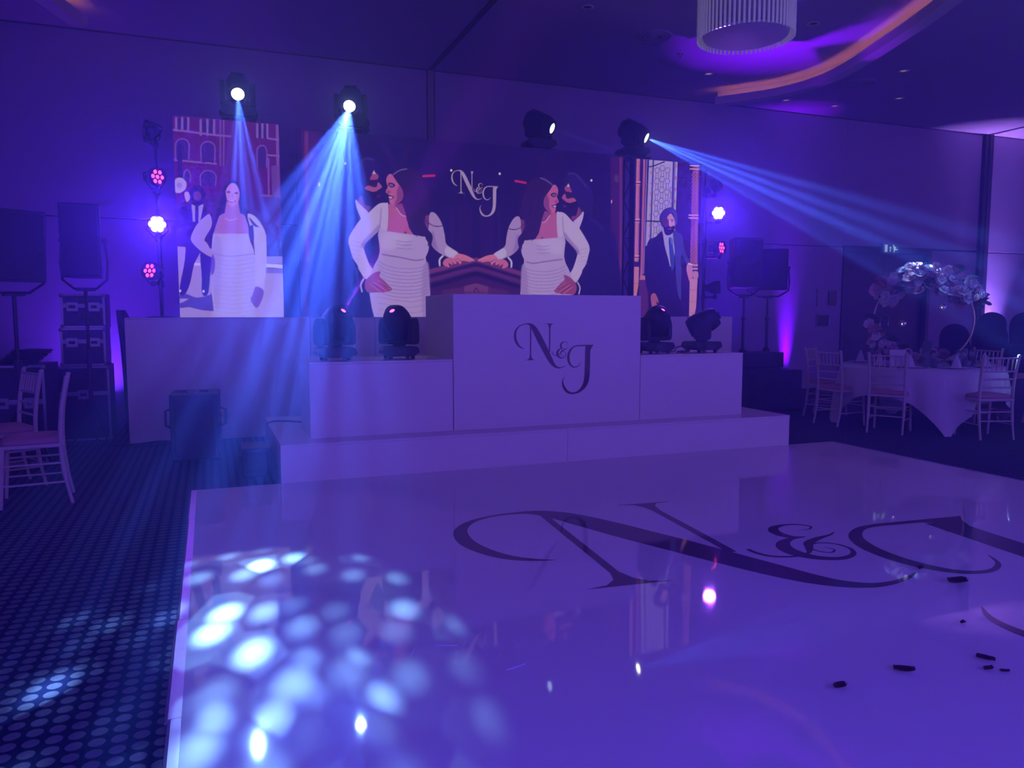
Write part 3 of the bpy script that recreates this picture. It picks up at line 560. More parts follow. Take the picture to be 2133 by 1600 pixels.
 ('l',(158,142,218),((0.067,1.831),(0.26,1.815),(0.479,1.85)),0.0067,0.009,0.6),
 ('l',(158,142,218),((0.066,1.785),(0.259,1.768),(0.477,1.803)),0.0067,0.009,0.6),
 ('l',(158,142,218),((0.064,1.739),(0.258,1.722),(0.476,1.757)),0.0067,0.009,0.6),
 ('l',(158,142,218),((0.063,1.693),(0.256,1.676),(0.475,1.71)),0.0067,0.009,0.6),
 ('l',(158,142,218),((0.061,1.647),(0.255,1.629),(0.473,1.663)),0.0067,0.009,0.6),
 ('l',(158,142,218),((0.06,1.601),(0.253,1.583),(0.472,1.616)),0.0067,0.009,0.6),
 ('l',(158,142,218),((0.058,1.555),(0.252,1.536),(0.47,1.569)),0.0067,0.009,0.6),
 ('l',(158,142,218),((0.056,1.509),(0.25,1.489),(0.469,1.522)),0.0067,0.009,0.6),
 ('l',(158,142,218),((0.055,1.463),(0.249,1.443),(0.468,1.475)),0.0067,0.009,0.6),
 ('l',(158,142,218),((0.053,1.416),(0.247,1.396),(0.466,1.428)),0.0067,0.009,0.6),
 ('l',(158,142,218),((0.052,1.37),(0.246,1.349),(0.465,1.381)),0.0067,0.009,0.6),
 ('l',(158,142,218),((0.05,1.324),(0.245,1.303),(0.464,1.334)),0.0067,0.009,0.6),
 ('s',(190,178,240),((0.426,2.415),(0.494,2.398),(0.566,2.308),(0.608,2.196),(0.609,2.04),(0.604,1.874),(0.579,1.675),(0.566,1.591),(0.487,1.637),(0.488,1.83),(0.484,2.037),(0.474,2.191),(0.438,2.313)),0.0056,0.0,1.0),
 ('s',(168,146,218),((0.043,2.393),(-0.006,2.37),(-0.089,2.281),(-0.145,2.169),(-0.151,2.114),(-0.097,2.04),(-0.005,1.967),(0.062,1.953),(0.008,2.084),(-0.018,2.133),(0.058,2.277)),0.0056,0.0,1.0),
 ('s',(60,32,130),((0.435,2.385),(0.512,2.306),(0.541,2.281),(0.482,2.294)),0.0056,0.0,1.0),
 ('s',(60,34,132),((0.477,2.294),(0.482,2.14),(0.458,2.18),(0.441,2.272)),0.0056,0.0,1.0),
 ('s',(120,78,180),((0.487,1.637),(0.567,1.596),(0.543,1.486),(0.496,1.407),(0.461,1.428),(0.428,1.496),(0.455,1.558)),0.0056,0.0,1.0),
 ('s',(104,70,178),((0.058,1.979),(0.079,1.898),(0.066,1.79),(0.036,1.759),(0.04,1.897)),0.0056,0.0,1.0),
]
PAINT_MAN = [
 ('p',(36,10,84),((5.149,3.368),(6.29,3.419),(6.35,1.218),(5.184,1.223)),0.0056,0.0,1.0),
 ('p',(46,14,100),((5.838,3.387),(6.062,3.403),(6.105,1.686),(5.877,1.684)),0.0112,0.0,1.0),
 ('p',(84,36,96),((5.29,1.815),(5.428,1.817),(5.439,1.222),(5.3,1.223)),0.0112,0.0,1.0),
 ('p',(204,124,156),((5.228,3.344),(5.278,3.347),(5.279,2.021),(5.218,2.02)),0.0045,0.0,1.0),
 ('p',(150,80,130),((5.26,3.315),(5.278,3.317),(5.279,2.021),(5.264,2.021)),0.0056,0.0,0.7),
 ('l',(236,176,190),((5.229,3.045),(5.286,3.048)),0.0039,0.0134,1.0),
 ('l',(70,24,70),((5.226,3.025),(5.283,3.028)),0.0039,0.0112,1.0),
 ('l',(220,150,180),((5.226,3.008),(5.283,3.011)),0.0039,0.0112,1.0),
 ('l',(236,176,190),((5.226,2.565),(5.283,2.568)),0.0039,0.0134,1.0),
 ('l',(70,24,70),((5.223,2.546),(5.28,2.548)),0.0039,0.0112,1.0),
 ('l',(220,150,180),((5.223,2.528),(5.28,2.531)),0.0039,0.0112,1.0),
 ('l',(236,176,190),((5.223,2.095),(5.281,2.096)),0.0039,0.0134,1.0),
 ('l',(70,24,70),((5.22,2.075),(5.277,2.076)),0.0039,0.0112,1.0),
 ('l',(220,150,180),((5.22,2.057),(5.278,2.059)),0.0039,0.0112,1.0),
 ('p',(206,130,160),((5.215,1.951),(5.287,1.953),(5.284,1.727),(5.257,1.576),(5.214,1.576)),0.0056,0.0,1.0),
 ('l',(120,60,100),((5.219,1.739),(5.284,1.733)),0.0039,0.0056,1.0),
 ('p',(184,98,142),((5.328,3.345),(5.36,3.347),(5.344,1.822),(5.308,1.822)),0.0045,0.0,1.0),
 ('p',(150,122,204),((5.374,3.348),(5.388,3.349),(5.365,1.866),(5.35,1.866)),0.0045,0.0,1.0),
 ('p',(190,120,150),((5.311,1.84),(5.384,1.842),(5.392,1.785),(5.297,1.784)),0.0056,0.0,1.0),
 ('p',(120,112,196),((5.414,3.357),(5.853,3.369),(5.819,2.244),(5.377,2.23)),0.0045,0.0,1.0),
 ('p',(186,172,238),((5.49,3.35),(5.776,3.357),(5.759,2.242),(5.457,2.232)),0.0045,0.0,1.0),
 ('p',(176,170,236),((5.417,3.357),(5.464,3.36),(5.435,2.232),(5.387,2.23)),0.0045,0.0,1.0),
 ('l',(40,16,96),((5.482,3.362),(5.457,2.232)),0.0039,0.0123,1.0),
 ('l',(40,16,96),((5.787,3.364),(5.767,2.242)),0.0039,0.0168,1.0),
 ('l',(96,110,210),((5.809,3.36),(5.793,2.243)),0.0039,0.0112,1.0),
 ('p',(184,176,238),((5.819,3.361),(5.849,3.363),(5.83,2.244),(5.801,2.243)),0.0039,0.0,1.0),
 ('e',(214,92,132),((5.453,3.175),(0.0118,0.019)),0.0039,0.0,1.0),
 ('e',(218,90,128),((5.83,3.287),(0.0112,0.0258)),0.0039,0.0,1.0),
 ('e',(214,92,132),((5.45,3.04),(0.0118,0.019)),0.0039,0.0,1.0),
 ('e',(218,90,128),((5.827,3.134),(0.0112,0.0258)),0.0039,0.0,1.0),
 ('e',(214,92,132),((5.447,2.904),(0.0118,0.019)),0.0039,0.0,1.0),
 ('e',(218,90,128),((5.824,2.981),(0.0112,0.0258)),0.0039,0.0,1.0),
 ('e',(214,92,132),((5.443,2.767),(0.0118,0.019)),0.0039,0.0,1.0),
 ('e',(218,90,128),((5.822,2.827),(0.0112,0.0258)),0.0039,0.0,1.0),
 ('e',(214,92,132),((5.44,2.631),(0.0118,0.019)),0.0039,0.0,1.0),
 ('e',(218,90,128),((5.819,2.673),(0.0112,0.0258)),0.0039,0.0,1.0),
 ('e',(214,92,132),((5.437,2.494),(0.0118,0.019)),0.0039,0.0,1.0),
 ('e',(218,90,128),((5.816,2.518),(0.0112,0.0258)),0.0039,0.0,1.0),
 ('e',(214,92,132),((5.433,2.356),(0.0118,0.019)),0.0039,0.0,1.0),
 ('e',(218,90,128),((5.813,2.364),(0.0112,0.0258)),0.0039,0.0,1.0),
 ('e',(214,92,132),((5.43,2.219),(0.0118,0.019)),0.0039,0.0,1.0),
 ('e',(218,90,128),((5.811,2.208),(0.0112,0.0258)),0.0039,0.0,1.0),
 ('h',(74,56,140),((5.501,3.209),(5.52,3.244),(5.558,3.247),(5.579,3.217),(5.559,3.181),(5.522,3.177),(5.501,3.209)),0.0039,0.0073,1.0),
 ('l',(74,56,140),((5.522,3.177),(5.521,3.107)),0.0039,0.0073,1.0),
 ('l',(74,56,140),((5.559,3.181),(5.559,3.11)),0.0039,0.0073,1.0),
 ('h',(74,56,140),((5.579,3.242),(5.598,3.277),(5.636,3.28),(5.658,3.25),(5.638,3.214),(5.6,3.21),(5.579,3.242)),0.0039,0.0073,1.0),
 ('l',(74,56,140),((5.6,3.21),(5.599,3.139)),0.0039,0.0073,1.0),
 ('l',(74,56,140),((5.638,3.214),(5.637,3.143)),0.0039,0.0073,1.0),
 ('h',(74,56,140),((5.658,3.219),(5.678,3.254),(5.716,3.258),(5.738,3.227),(5.718,3.191),(5.68,3.187),(5.658,3.219)),0.0039,0.0073,1.0),
 ('l',(74,56,140),((5.68,3.187),(5.679,3.117)),0.0039,0.0073,1.0),
 ('l',(74,56,140),((5.718,3.191),(5.717,3.12)),0.0039,0.0073,1.0),
 ('h',(74,56,140),((5.498,3.07),(5.518,3.104),(5.555,3.108),(5.577,3.077),(5.557,3.041),(5.519,3.037),(5.498,3.07)),0.0039,0.0073,1.0),
 ('l',(74,56,140),((5.519,3.037),(5.518,2.967)),0.0039,0.0073,1.0),
 ('l',(74,56,140),((5.557,3.041),(5.556,2.97)),0.0039,0.0073,1.0),
 ('h',(74,56,140),((5.576,3.102),(5.596,3.137),(5.634,3.14),(5.655,3.109),(5.635,3.074),(5.597,3.07),(5.576,3.102)),0.0039,0.0073,1.0),
 ('l',(74,56,140),((5.597,3.07),(5.596,2.999)),0.0039,0.0073,1.0),
 ('l',(74,56,140),((5.635,3.074),(5.635,3.003)),0.0039,0.0073,1.0),
 ('h',(74,56,140),((5.656,3.079),(5.676,3.114),(5.714,3.117),(5.735,3.086),(5.715,3.05),(5.677,3.047),(5.656,3.079)),0.0039,0.0073,1.0),
 ('l',(74,56,140),((5.677,3.047),(5.676,2.976)),0.0039,0.0073,1.0),
 ('l',(74,56,140),((5.715,3.05),(5.715,2.979)),0.0039,0.0073,1.0),
 ('h',(74,56,140),((5.495,2.93),(5.515,2.964),(5.553,2.968),(5.574,2.937),(5.554,2.901),(5.516,2.897),(5.495,2.93)),0.0039,0.0073,1.0),
 ('l',(74,56,140),((5.516,2.897),(5.515,2.827)),0.0039,0.0073,1.0),
 ('l',(74,56,140),((5.554,2.901),(5.553,2.83)),0.0039,0.0073,1.0),
 ('h',(74,56,140),((5.573,2.962),(5.593,2.997),(5.631,3.0),(5.653,2.969),(5.633,2.933),(5.595,2.93),(5.573,2.962)),0.0039,0.0073,1.0),
 ('l',(74,56,140),((5.595,2.93),(5.594,2.859)),0.0039,0.0073,1.0),
 ('l',(74,56,140),((5.633,2.933),(5.632,2.862)),0.0039,0.0073,1.0),
 ('h',(74,56,140),((5.653,2.938),(5.673,2.973),(5.711,2.977),(5.733,2.945),(5.713,2.909),(5.675,2.906),(5.653,2.938)),0.0039,0.0073,1.0),
 ('l',(74,56,140),((5.675,2.906),(5.674,2.835)),0.0039,0.0073,1.0),
 ('l',(74,56,140),((5.713,2.909),(5.712,2.838)),0.0039,0.0073,1.0),
 ('h',(74,56,140),((5.732,2.971),(5.752,3.006),(5.791,3.009),(5.812,2.978),(5.792,2.942),(5.754,2.938),(5.732,2.971)),0.0039,0.0073,1.0),
 ('l',(74,56,140),((5.754,2.938),(5.753,2.867)),0.0039,0.0073,1.0),
 ('l',(74,56,140),((5.792,2.942),(5.792,2.87)),0.0039,0.0073,1.0),
 ('h',(74,56,140),((5.492,2.79),(5.512,2.824),(5.55,2.827),(5.571,2.796),(5.551,2.76),(5.513,2.757),(5.492,2.79)),0.0039,0.0073,1.0),
 ('l',(74,56,140),((5.513,2.757),(5.513,2.686)),0.0039,0.0073,1.0),
 ('l',(74,56,140),((5.551,2.76),(5.551,2.689)),0.0039,0.0073,1.0),
 ('h',(74,56,140),((5.571,2.821),(5.591,2.856),(5.629,2.859),(5.65,2.828),(5.63,2.792),(5.592,2.789),(5.571,2.821)),0.0039,0.0073,1.0),
 ('l',(74,56,140),((5.592,2.789),(5.591,2.718)),0.0039,0.0073,1.0),
 ('l',(74,56,140),((5.63,2.792),(5.629,2.721)),0.0039,0.0073,1.0),
 ('h',(74,56,140),((5.651,2.798),(5.671,2.832),(5.709,2.835),(5.73,2.804),(5.71,2.768),(5.672,2.765),(5.651,2.798)),0.0039,0.0073,1.0),
 ('l',(74,56,140),((5.672,2.765),(5.671,2.694)),0.0039,0.0073,1.0),
 ('l',(74,56,140),((5.71,2.768),(5.71,2.697)),0.0039,0.0073,1.0),
 ('h',(74,56,140),((5.73,2.83),(5.75,2.864),(5.788,2.868),(5.81,2.836),(5.79,2.8),(5.751,2.797),(5.73,2.83)),0.0039,0.0073,1.0),
 ('l',(74,56,140),((5.751,2.797),(5.751,2.726)),0.0039,0.0073,1.0),
 ('l',(74,56,140),((5.79,2.8),(5.789,2.729)),0.0039,0.0073,1.0),
 ('h',(74,56,140),((5.49,2.649),(5.509,2.684),(5.547,2.687),(5.569,2.655),(5.549,2.619),(5.511,2.616),(5.49,2.649)),0.0039,0.0073,1.0),
 ('l',(74,56,140),((5.511,2.616),(5.51,2.545)),0.0039,0.0073,1.0),
 ('l',(74,56,140),((5.549,2.619),(5.548,2.548)),0.0039,0.0073,1.0),
 ('h',(74,56,140),((5.568,2.681),(5.588,2.715),(5.626,2.718),(5.647,2.687),(5.627,2.651),(5.589,2.648),(5.568,2.681)),0.0039,0.0073,1.0),
 ('l',(74,56,140),((5.589,2.648),(5.588,2.577)),0.0039,0.0073,1.0),
 ('l',(74,56,140),((5.627,2.651),(5.627,2.58)),0.0039,0.0073,1.0),
 ('h',(74,56,140),((5.648,2.656),(5.668,2.691),(5.706,2.694),(5.728,2.662),(5.708,2.626),(5.669,2.623),(5.648,2.656)),0.0039,0.0073,1.0),
 ('l',(74,56,140),((5.669,2.623),(5.669,2.552)),0.0039,0.0073,1.0),
 ('l',(74,56,140),((5.708,2.626),(5.707,2.555)),0.0039,0.0073,1.0),
 ('h',(74,56,140),((5.727,2.688),(5.747,2.723),(5.786,2.726),(5.807,2.694),(5.787,2.658),(5.749,2.655),(5.727,2.688)),0.0039,0.0073,1.0),
 ('l',(74,56,140),((5.749,2.655),(5.748,2.584)),0.0039,0.0073,1.0),
 ('l',(74,56,140),((5.787,2.658),(5.787,2.587)),0.0039,0.0073,1.0),
 ('h',(74,56,140),((5.487,2.508),(5.507,2.543),(5.545,2.546),(5.566,2.514),(5.546,2.478),(5.508,2.475),(5.487,2.508)),0.0039,0.0073,1.0),
 ('l',(74,56,140),((5.508,2.475),(5.507,2.404)),0.0039,0.0073,1.0),
 ('l',(74,56,140),((5.546,2.478),(5.545,2.407)),0.0039,0.0073,1.0),
 ('h',(74,56,140),((5.565,2.54),(5.585,2.574),(5.623,2.577),(5.645,2.545),(5.625,2.509),(5.587,2.507),(5.565,2.54)),0.0039,0.0073,1.0),
 ('l',(74,56,140),((5.587,2.507),(5.586,2.435)),0.0039,0.0073,1.0),
 ('l',(74,56,140),((5.625,2.509),(5.624,2.438)),0.0039,0.0073,1.0),
 ('h',(74,56,140),((5.645,2.515),(5.665,2.549),(5.704,2.552),(5.725,2.52),(5.705,2.484),(5.667,2.482),(5.645,2.515)),0.0039,0.0073,1.0),
 ('l',(74,56,140),((5.667,2.482),(5.666,2.41)),0.0039,0.0073,1.0),
 ('l',(74,56,140),((5.705,2.484),(5.705,2.413)),0.0039,0.0073,1.0),
 ('h',(74,56,140),((5.725,2.546),(5.745,2.581),(5.783,2.584),(5.805,2.552),(5.785,2.516),(5.746,2.513),(5.725,2.546)),0.0039,0.0073,1.0),
 ('l',(74,56,140),((5.746,2.513),(5.746,2.441)),0.0039,0.0073,1.0),
 ('l',(74,56,140),((5.785,2.516),(5.784,2.444)),0.0039,0.0073,1.0),
 ('h',(74,56,140),((5.484,2.367),(5.504,2.402),(5.542,2.404),(5.563,2.372),(5.543,2.337),(5.505,2.334),(5.484,2.367)),0.0039,0.0073,1.0),
 ('l',(74,56,140),((5.505,2.334),(5.504,2.263)),0.0039,0.0073,1.0),
 ('l',(74,56,140),((5.543,2.337),(5.543,2.265)),0.0039,0.0073,1.0),
 ('h',(74,56,140),((5.563,2.398),(5.583,2.433),(5.621,2.435),(5.642,2.403),(5.622,2.368),(5.584,2.365),(5.563,2.398)),0.0039,0.0073,1.0),
 ('l',(74,56,140),((5.584,2.365),(5.583,2.293)),0.0039,0.0073,1.0),
 ('l',(74,56,140),((5.622,2.368),(5.621,2.296)),0.0039,0.0073,1.0),
 ('h',(74,56,140),((5.643,2.373),(5.663,2.407),(5.701,2.41),(5.723,2.378),(5.703,2.342),(5.664,2.339),(5.643,2.373)),0.0039,0.0073,1.0),
 ('l',(74,56,140),((5.664,2.339),(5.664,2.268)),0.0039,0.0073,1.0),
 ('l',(74,56,140),((5.703,2.342),(5.702,2.27)),0.0039,0.0073,1.0),
 ('h',(74,56,140),((5.722,2.404),(5.742,2.439),(5.781,2.441),(5.803,2.409),(5.783,2.373),(5.744,2.371),(5.722,2.404)),0.0039,0.0073,1.0),
 ('l',(74,56,140),((5.744,2.371),(5.743,2.299)),0.0039,0.0073,1.0),
 ('l',(74,56,140),((5.783,2.373),(5.782,2.301)),0.0039,0.0073,1.0),
 ('h',(74,56,140),((5.481,2.226),(5.501,2.26),(5.539,2.262),(5.56,2.23),(5.541,2.195),(5.502,2.192),(5.481,2.226)),0.0039,0.0073,1.0),
 ('l',(74,56,140),((5.502,2.192),(5.502,2.121)),0.0039,0.0073,1.0),
 ('l',(74,56,140),((5.541,2.195),(5.54,2.123)),0.0039,0.0073,1.0),
 ('h',(74,56,140),((5.56,2.256),(5.58,2.291),(5.618,2.293),(5.64,2.261),(5.62,2.225),(5.581,2.223),(5.56,2.256)),0.0039,0.0073,1.0),
 ('l',(74,56,140),((5.581,2.223),(5.58,2.151)),0.0039,0.0073,1.0),
 ('l',(74,56,140),((5.62,2.225),(5.619,2.154)),0.0039,0.0073,1.0),
 ('h',(74,56,140),((5.64,2.23),(5.66,2.265),(5.699,2.268),(5.72,2.235),(5.7,2.199),(5.662,2.197),(5.64,2.23)),0.0039,0.0073,1.0),
 ('l',(74,56,140),((5.662,2.197),(5.661,2.125)),0.0039,0.0073,1.0),
 ('l',(74,56,140),((5.7,2.199),(5.7,2.127)),0.0039,0.0073,1.0),
 ('h',(74,56,140),((5.72,2.261),(5.74,2.296),(5.779,2.299),(5.8,2.266),(5.78,2.23),(5.741,2.228),(5.72,2.261)),0.0039,0.0073,1.0),
 ('l',(74,56,140),((5.741,2.228),(5.741,2.156)),0.0039,0.0073,1.0),
 ('l',(74,56,140),((5.78,2.23),(5.779,2.158)),0.0039,0.0073,1.0),
 ('l',(40,16,96),((5.401,3.246),(5.488,3.267),(5.647,3.33)),0.0039,0.0146,1.0),
 ('l',(40,16,96),((5.385,2.551),(5.604,2.554)),0.0039,0.0168,1.0),
 ('p',(132,66,124),((6.087,3.31),(6.186,3.329),(6.199,1.946),(6.076,1.944)),0.0056,0.0,1.0),
 ('p',(176,98,146),((6.141,3.282),(6.179,3.285),(6.191,1.946),(6.16,1.945)),0.0084,0.0,0.7),
 ('l',(196,126,166),((6.076,3.177),(6.113,3.218),(6.164,3.271)),0.0045,0.0095,0.8),
 ('l',(196,126,166),((6.076,3.13),(6.113,3.17),(6.165,3.223)),0.0045,0.0095,0.8),
 ('l',(196,126,166),((6.076,3.082),(6.113,3.122),(6.165,3.176)),0.0045,0.0095,0.8),
 ('l',(196,126,166),((6.077,3.034),(6.113,3.074),(6.165,3.128)),0.0045,0.0095,0.8),
 ('l',(196,126,166),((6.077,2.986),(6.114,3.026),(6.166,3.08)),0.0045,0.0095,0.8),
 ('l',(196,126,166),((6.077,2.938),(6.114,2.978),(6.166,3.031)),0.0045,0.0095,0.8),
 ('l',(196,126,166),((6.077,2.89),(6.114,2.93),(6.166,2.983)),0.0045,0.0095,0.8),
 ('l',(196,126,166),((6.078,2.842),(6.115,2.882),(6.167,2.935)),0.0045,0.0095,0.8),
 ('l',(196,126,166),((6.078,2.794),(6.115,2.834),(6.167,2.887)),0.0045,0.0095,0.8),
 ('l',(196,126,166),((6.078,2.746),(6.115,2.786),(6.167,2.839)),0.0045,0.0095,0.8),
 ('l',(196,126,166),((6.079,2.697),(6.116,2.737),(6.168,2.791)),0.0045,0.0095,0.8),
 ('l',(196,126,166),((6.079,2.649),(6.116,2.689),(6.168,2.742)),0.0045,0.0095,0.8),
 ('l',(196,126,166),((6.079,2.601),(6.116,2.641),(6.168,2.694)),0.0045,0.0095,0.8),
 ('l',(196,126,166),((6.08,2.456),(6.117,2.496),(6.169,2.549)),0.0045,0.0095,0.8),
 ('l',(196,126,166),((6.08,2.407),(6.117,2.447),(6.17,2.5)),0.0045,0.0095,0.8),
 ('l',(196,126,166),((6.081,2.359),(6.118,2.399),(6.17,2.452)),0.0045,0.0095,0.8),
 ('l',(196,126,166),((6.081,2.31),(6.118,2.35),(6.17,2.403)),0.0045,0.0095,0.8),
 ('l',(196,126,166),((6.081,2.262),(6.118,2.301),(6.171,2.354)),0.0045,0.0095,0.8),
 ('l',(196,126,166),((6.081,2.213),(6.119,2.253),(6.171,2.306)),0.0045,0.0095,0.8),
 ('l',(196,126,166),((6.082,2.165),(6.119,2.204),(6.171,2.257)),0.0045,0.0095,0.8),
 ('l',(196,126,166),((6.082,2.116),(6.119,2.155),(6.172,2.208)),0.0045,0.0095,0.8),
 ('l',(196,126,166),((6.082,2.067),(6.12,2.107),(6.172,2.159)),0.0045,0.0095,0.8),
 ('l',(196,126,166),((6.083,2.018),(6.12,2.058),(6.172,2.111)),0.0045,0.0095,0.8),
 ('l',(196,126,166),((6.083,1.97),(6.12,2.009),(6.173,2.062)),0.0045,0.0095,0.8),
 ('l',(236,176,198),((6.05,3.308),(6.186,3.313)),0.0045,0.0146,1.0),
 ('l',(236,176,198),((6.049,3.264),(6.186,3.269)),0.0045,0.0146,1.0),
 ('l',(236,176,198),((6.042,2.658),(6.191,2.661)),0.0045,0.0146,1.0),
 ('l',(236,176,198),((6.042,2.62),(6.192,2.622)),0.0045,0.0146,1.0),
 ('l',(236,176,198),((6.035,1.994),(6.197,1.994)),0.0045,0.0146,1.0),
 ('l',(236,176,198),((6.034,1.943),(6.197,1.942)),0.0045,0.0146,1.0),
 ('p',(206,142,186),((6.079,1.809),(6.202,1.817),(6.189,1.427),(6.14,1.219),(6.079,1.219)),0.0056,0.0,1.0),
 ('l',(150,90,150),((6.075,1.66),(6.199,1.658)),0.0039,0.0056,1.0),
 ('l',(150,90,150),((6.079,1.505),(6.203,1.502)),0.0039,0.0056,1.0),
 ('l',(150,90,150),((6.083,1.349),(6.207,1.346)),0.0039,0.0056,1.0),
 ('s',(200,136,176),((6.131,1.906),(6.2,1.908),(6.21,1.83),(6.133,1.822)),0.0056,0.0,1.0),
 ('p',(24,9,76),((5.474,1.679),(5.93,1.684),(5.903,1.22),(5.439,1.222)),0.0056,0.0,1.0),
 ('p',(176,164,236),((5.629,2.439),(5.807,2.446),(5.835,2.193),(5.817,2.015),(5.765,1.963),(5.702,2.126)),0.0056,0.0,1.0),
 ('s',(44,66,188),((5.735,2.336),(5.772,2.343),(5.804,2.224),(5.831,2.034),(5.797,1.9),(5.764,2.033),(5.745,2.191)),0.0045,0.0,1.0),
 ('s',(90,120,214),((5.757,2.343),(5.794,2.338),(5.804,2.256),(5.774,2.267)),0.0045,0.0,1.0),
 ('s',(26,11,82),((5.629,2.426),(5.535,2.354),(5.433,2.307),(5.392,2.18),(5.374,1.954),(5.393,1.741),(5.454,1.59),(5.52,1.597),(5.578,1.655),(5.788,1.606),(5.814,1.779),(5.773,1.938),(5.725,2.089),(5.67,2.252)),0.005,0.0,1.0),
 ('l',(44,28,110),((5.58,2.28),(5.657,2.138),(5.75,1.963)),0.0084,0.014,0.7),
 ('s',(64,60,164),((5.8,2.433),(5.89,2.411),(5.952,2.362),(5.97,2.248),(6.01,2.135),(6.074,2.034),(6.044,1.982),(5.975,2.031),(5.941,1.877),(5.945,1.684),(5.941,1.53),(5.902,1.581),(5.868,1.748),(5.848,1.965),(5.828,2.193)),0.005,0.0,1.0),
 ('s',(30,16,96),((5.942,2.133),(6.005,2.038),(6.037,1.969),(5.977,1.942),(5.93,1.992)),0.0084,0.0,0.8),
 ('s',(206,136,180),((6.036,2.001),(6.098,1.996),(6.123,1.893),(6.11,1.803),(6.072,1.783),(6.048,1.84),(6.023,1.93)),0.005,0.0,1.0),
 ('l',(236,220,245),((6.051,2.014),(6.105,2.002)),0.0039,0.0168,1.0),
 ('s',(170,92,130),((5.476,1.578),(5.535,1.61),(5.581,1.54),(5.597,1.477),(5.559,1.502),(5.576,1.419),(5.524,1.381),(5.486,1.464)),0.005,0.0,1.0),
 ('s',(54,40,134),((5.589,2.575),(5.61,2.663),(5.675,2.723),(5.756,2.745),(5.831,2.711),(5.87,2.637),(5.865,2.549),(5.822,2.459),(5.783,2.508),(5.68,2.478),(5.628,2.489)),0.005,0.0,1.0),
 ('l',(92,86,190),((5.764,2.721),(5.817,2.648),(5.827,2.535)),0.0045,0.0067,0.9),
 ('l',(92,86,190),((5.782,2.712),(5.829,2.648),(5.837,2.535)),0.0045,0.0067,0.9),
 ('l',(92,86,190),((5.801,2.703),(5.841,2.649),(5.847,2.535)),0.0045,0.0067,0.9),
 ('l',(92,86,190),((5.82,2.695),(5.853,2.649),(5.857,2.536)),0.0045,0.0067,0.9),
 ('s',(96,48,104),((5.641,2.558),(5.692,2.617),(5.758,2.645),(5.811,2.603),(5.827,2.535),(5.8,2.445),(5.726,2.405),(5.666,2.453)),0.0056,0.0,1.0),
 ('s',(212,150,190),((5.707,2.611),(5.757,2.664),(5.803,2.616),(5.827,2.547),(5.821,2.49),(5.777,2.476),(5.739,2.506),(5.73,2.556)),0.0056,0.0,1.0),
 ('l',(120,66,116),((5.722,2.593),(5.73,2.543),(5.724,2.505)),0.0056,0.0112,1.0),
 ('l',(40,16,70),((5.663,2.575),(5.7,2.583)),0.0039,0.009,1.0),
 ('l',(40,16,70),((5.759,2.582),(5.804,2.581)),0.0039,0.0095,1.0),
 ('e',(30,12,64),((5.782,2.564),(0.0112,0.0067)),0.0039,0.0,1.0),
 ('e',(30,12,64),((5.686,2.557),(0.0101,0.0067)),0.0039,0.0,1.0),
 ('l',(236,190,210),((5.741,2.575),(5.746,2.525)),0.0045,0.009,1.0),
 ('s',(28,11,70),((5.642,2.515),(5.68,2.478),(5.709,2.498),(5.761,2.491),(5.813,2.509),(5.821,2.484),(5.8,2.42),(5.741,2.38),(5.674,2.396)),0.0056,0.0,1.0),
 ('l',(176,96,134),((5.725,2.461),(5.769,2.463)),0.0039,0.0084,1.0),
]
def srgb(c):
    c = np.array(c, float) / 255.0
    return np.where(c <= 0.04045, c / 12.92, ((c + 0.055) / 1.055) ** 2.4)
def seg_dist(X, Z, pts, closed):
    k = len(pts); best = np.full(X.shape, 1e9); inside = np.zeros(X.shape, bool)
    for i in range(k if closed else k - 1):
        x0, z0 = pts[i]; x1, z1 = pts[(i + 1) % k]; dx, dz = x1 - x0, z1 - z0; q = dx * dx + dz * dz + 1e-12
        t = np.clip(((X - x0) * dx + (Z - z0) * dz) / q, 0, 1)
        best = np.minimum(best, (X - x0 - t * dx) ** 2 + (Z - z0 - t * dz) ** 2)
        if closed and abs(dz) > 1e-9:
            c = ((z0 > Z) != (z1 > Z)) & (X < dx * (Z - z0) / dz + x0); inside ^= c
    return np.sqrt(best), inside
def paint(shapes, X, Z, bg, base=None):
    out = np.tile(srgb(bg), X.shape + (1,)) if base is None else base
    for kind, col, pts, soft, wd, al in shapes:
        if kind == 'e':
            (cx, cz), (rx, rz) = pts; pad = soft + 0.01
            bb = (cx - rx - pad, cx + rx + pad, cz - rz - pad, cz + rz + pad)
        else:
            pts = [tuple(p) for p in pts]
            if kind == 's': pts = [tuple(p) for p in spline(pts, 5, True)]
            if kind == 'l' and len(pts) > 2: pts = [tuple(p) for p in spline(pts, 5)]
            pad = soft + wd + 0.004; a = np.array(pts); bb = (a[:, 0].min() - pad, a[:, 0].max() + pad, a[:, 1].min() - pad, a[:, 1].max() + pad)
        msk = (X >= bb[0]) & (X <= bb[1]) & (Z >= bb[2]) & (Z <= bb[3])
        if not msk.any(): continue
        x, z = X[msk], Z[msk]
        if kind == 'e': sd = (np.sqrt(((x - cx) / rx) ** 2 + ((z - cz) / rz) ** 2) - 1) * min(rx, rz)
        elif kind in 'lh': sd = seg_dist(x, z, pts, False)[0] - wd / 2
        else:
            d, ins = seg_dist(x, z, pts, True); sd = np.where(ins, -d, d)
        s = max(soft, 0.003); t = np.clip(0.5 - sd / s, 0, 1); t = (t * t * (3 - 2 * t) * al)[:, None]
        out[msk] = out[msk] * (1 - t) + srgb(col) * t
    return out
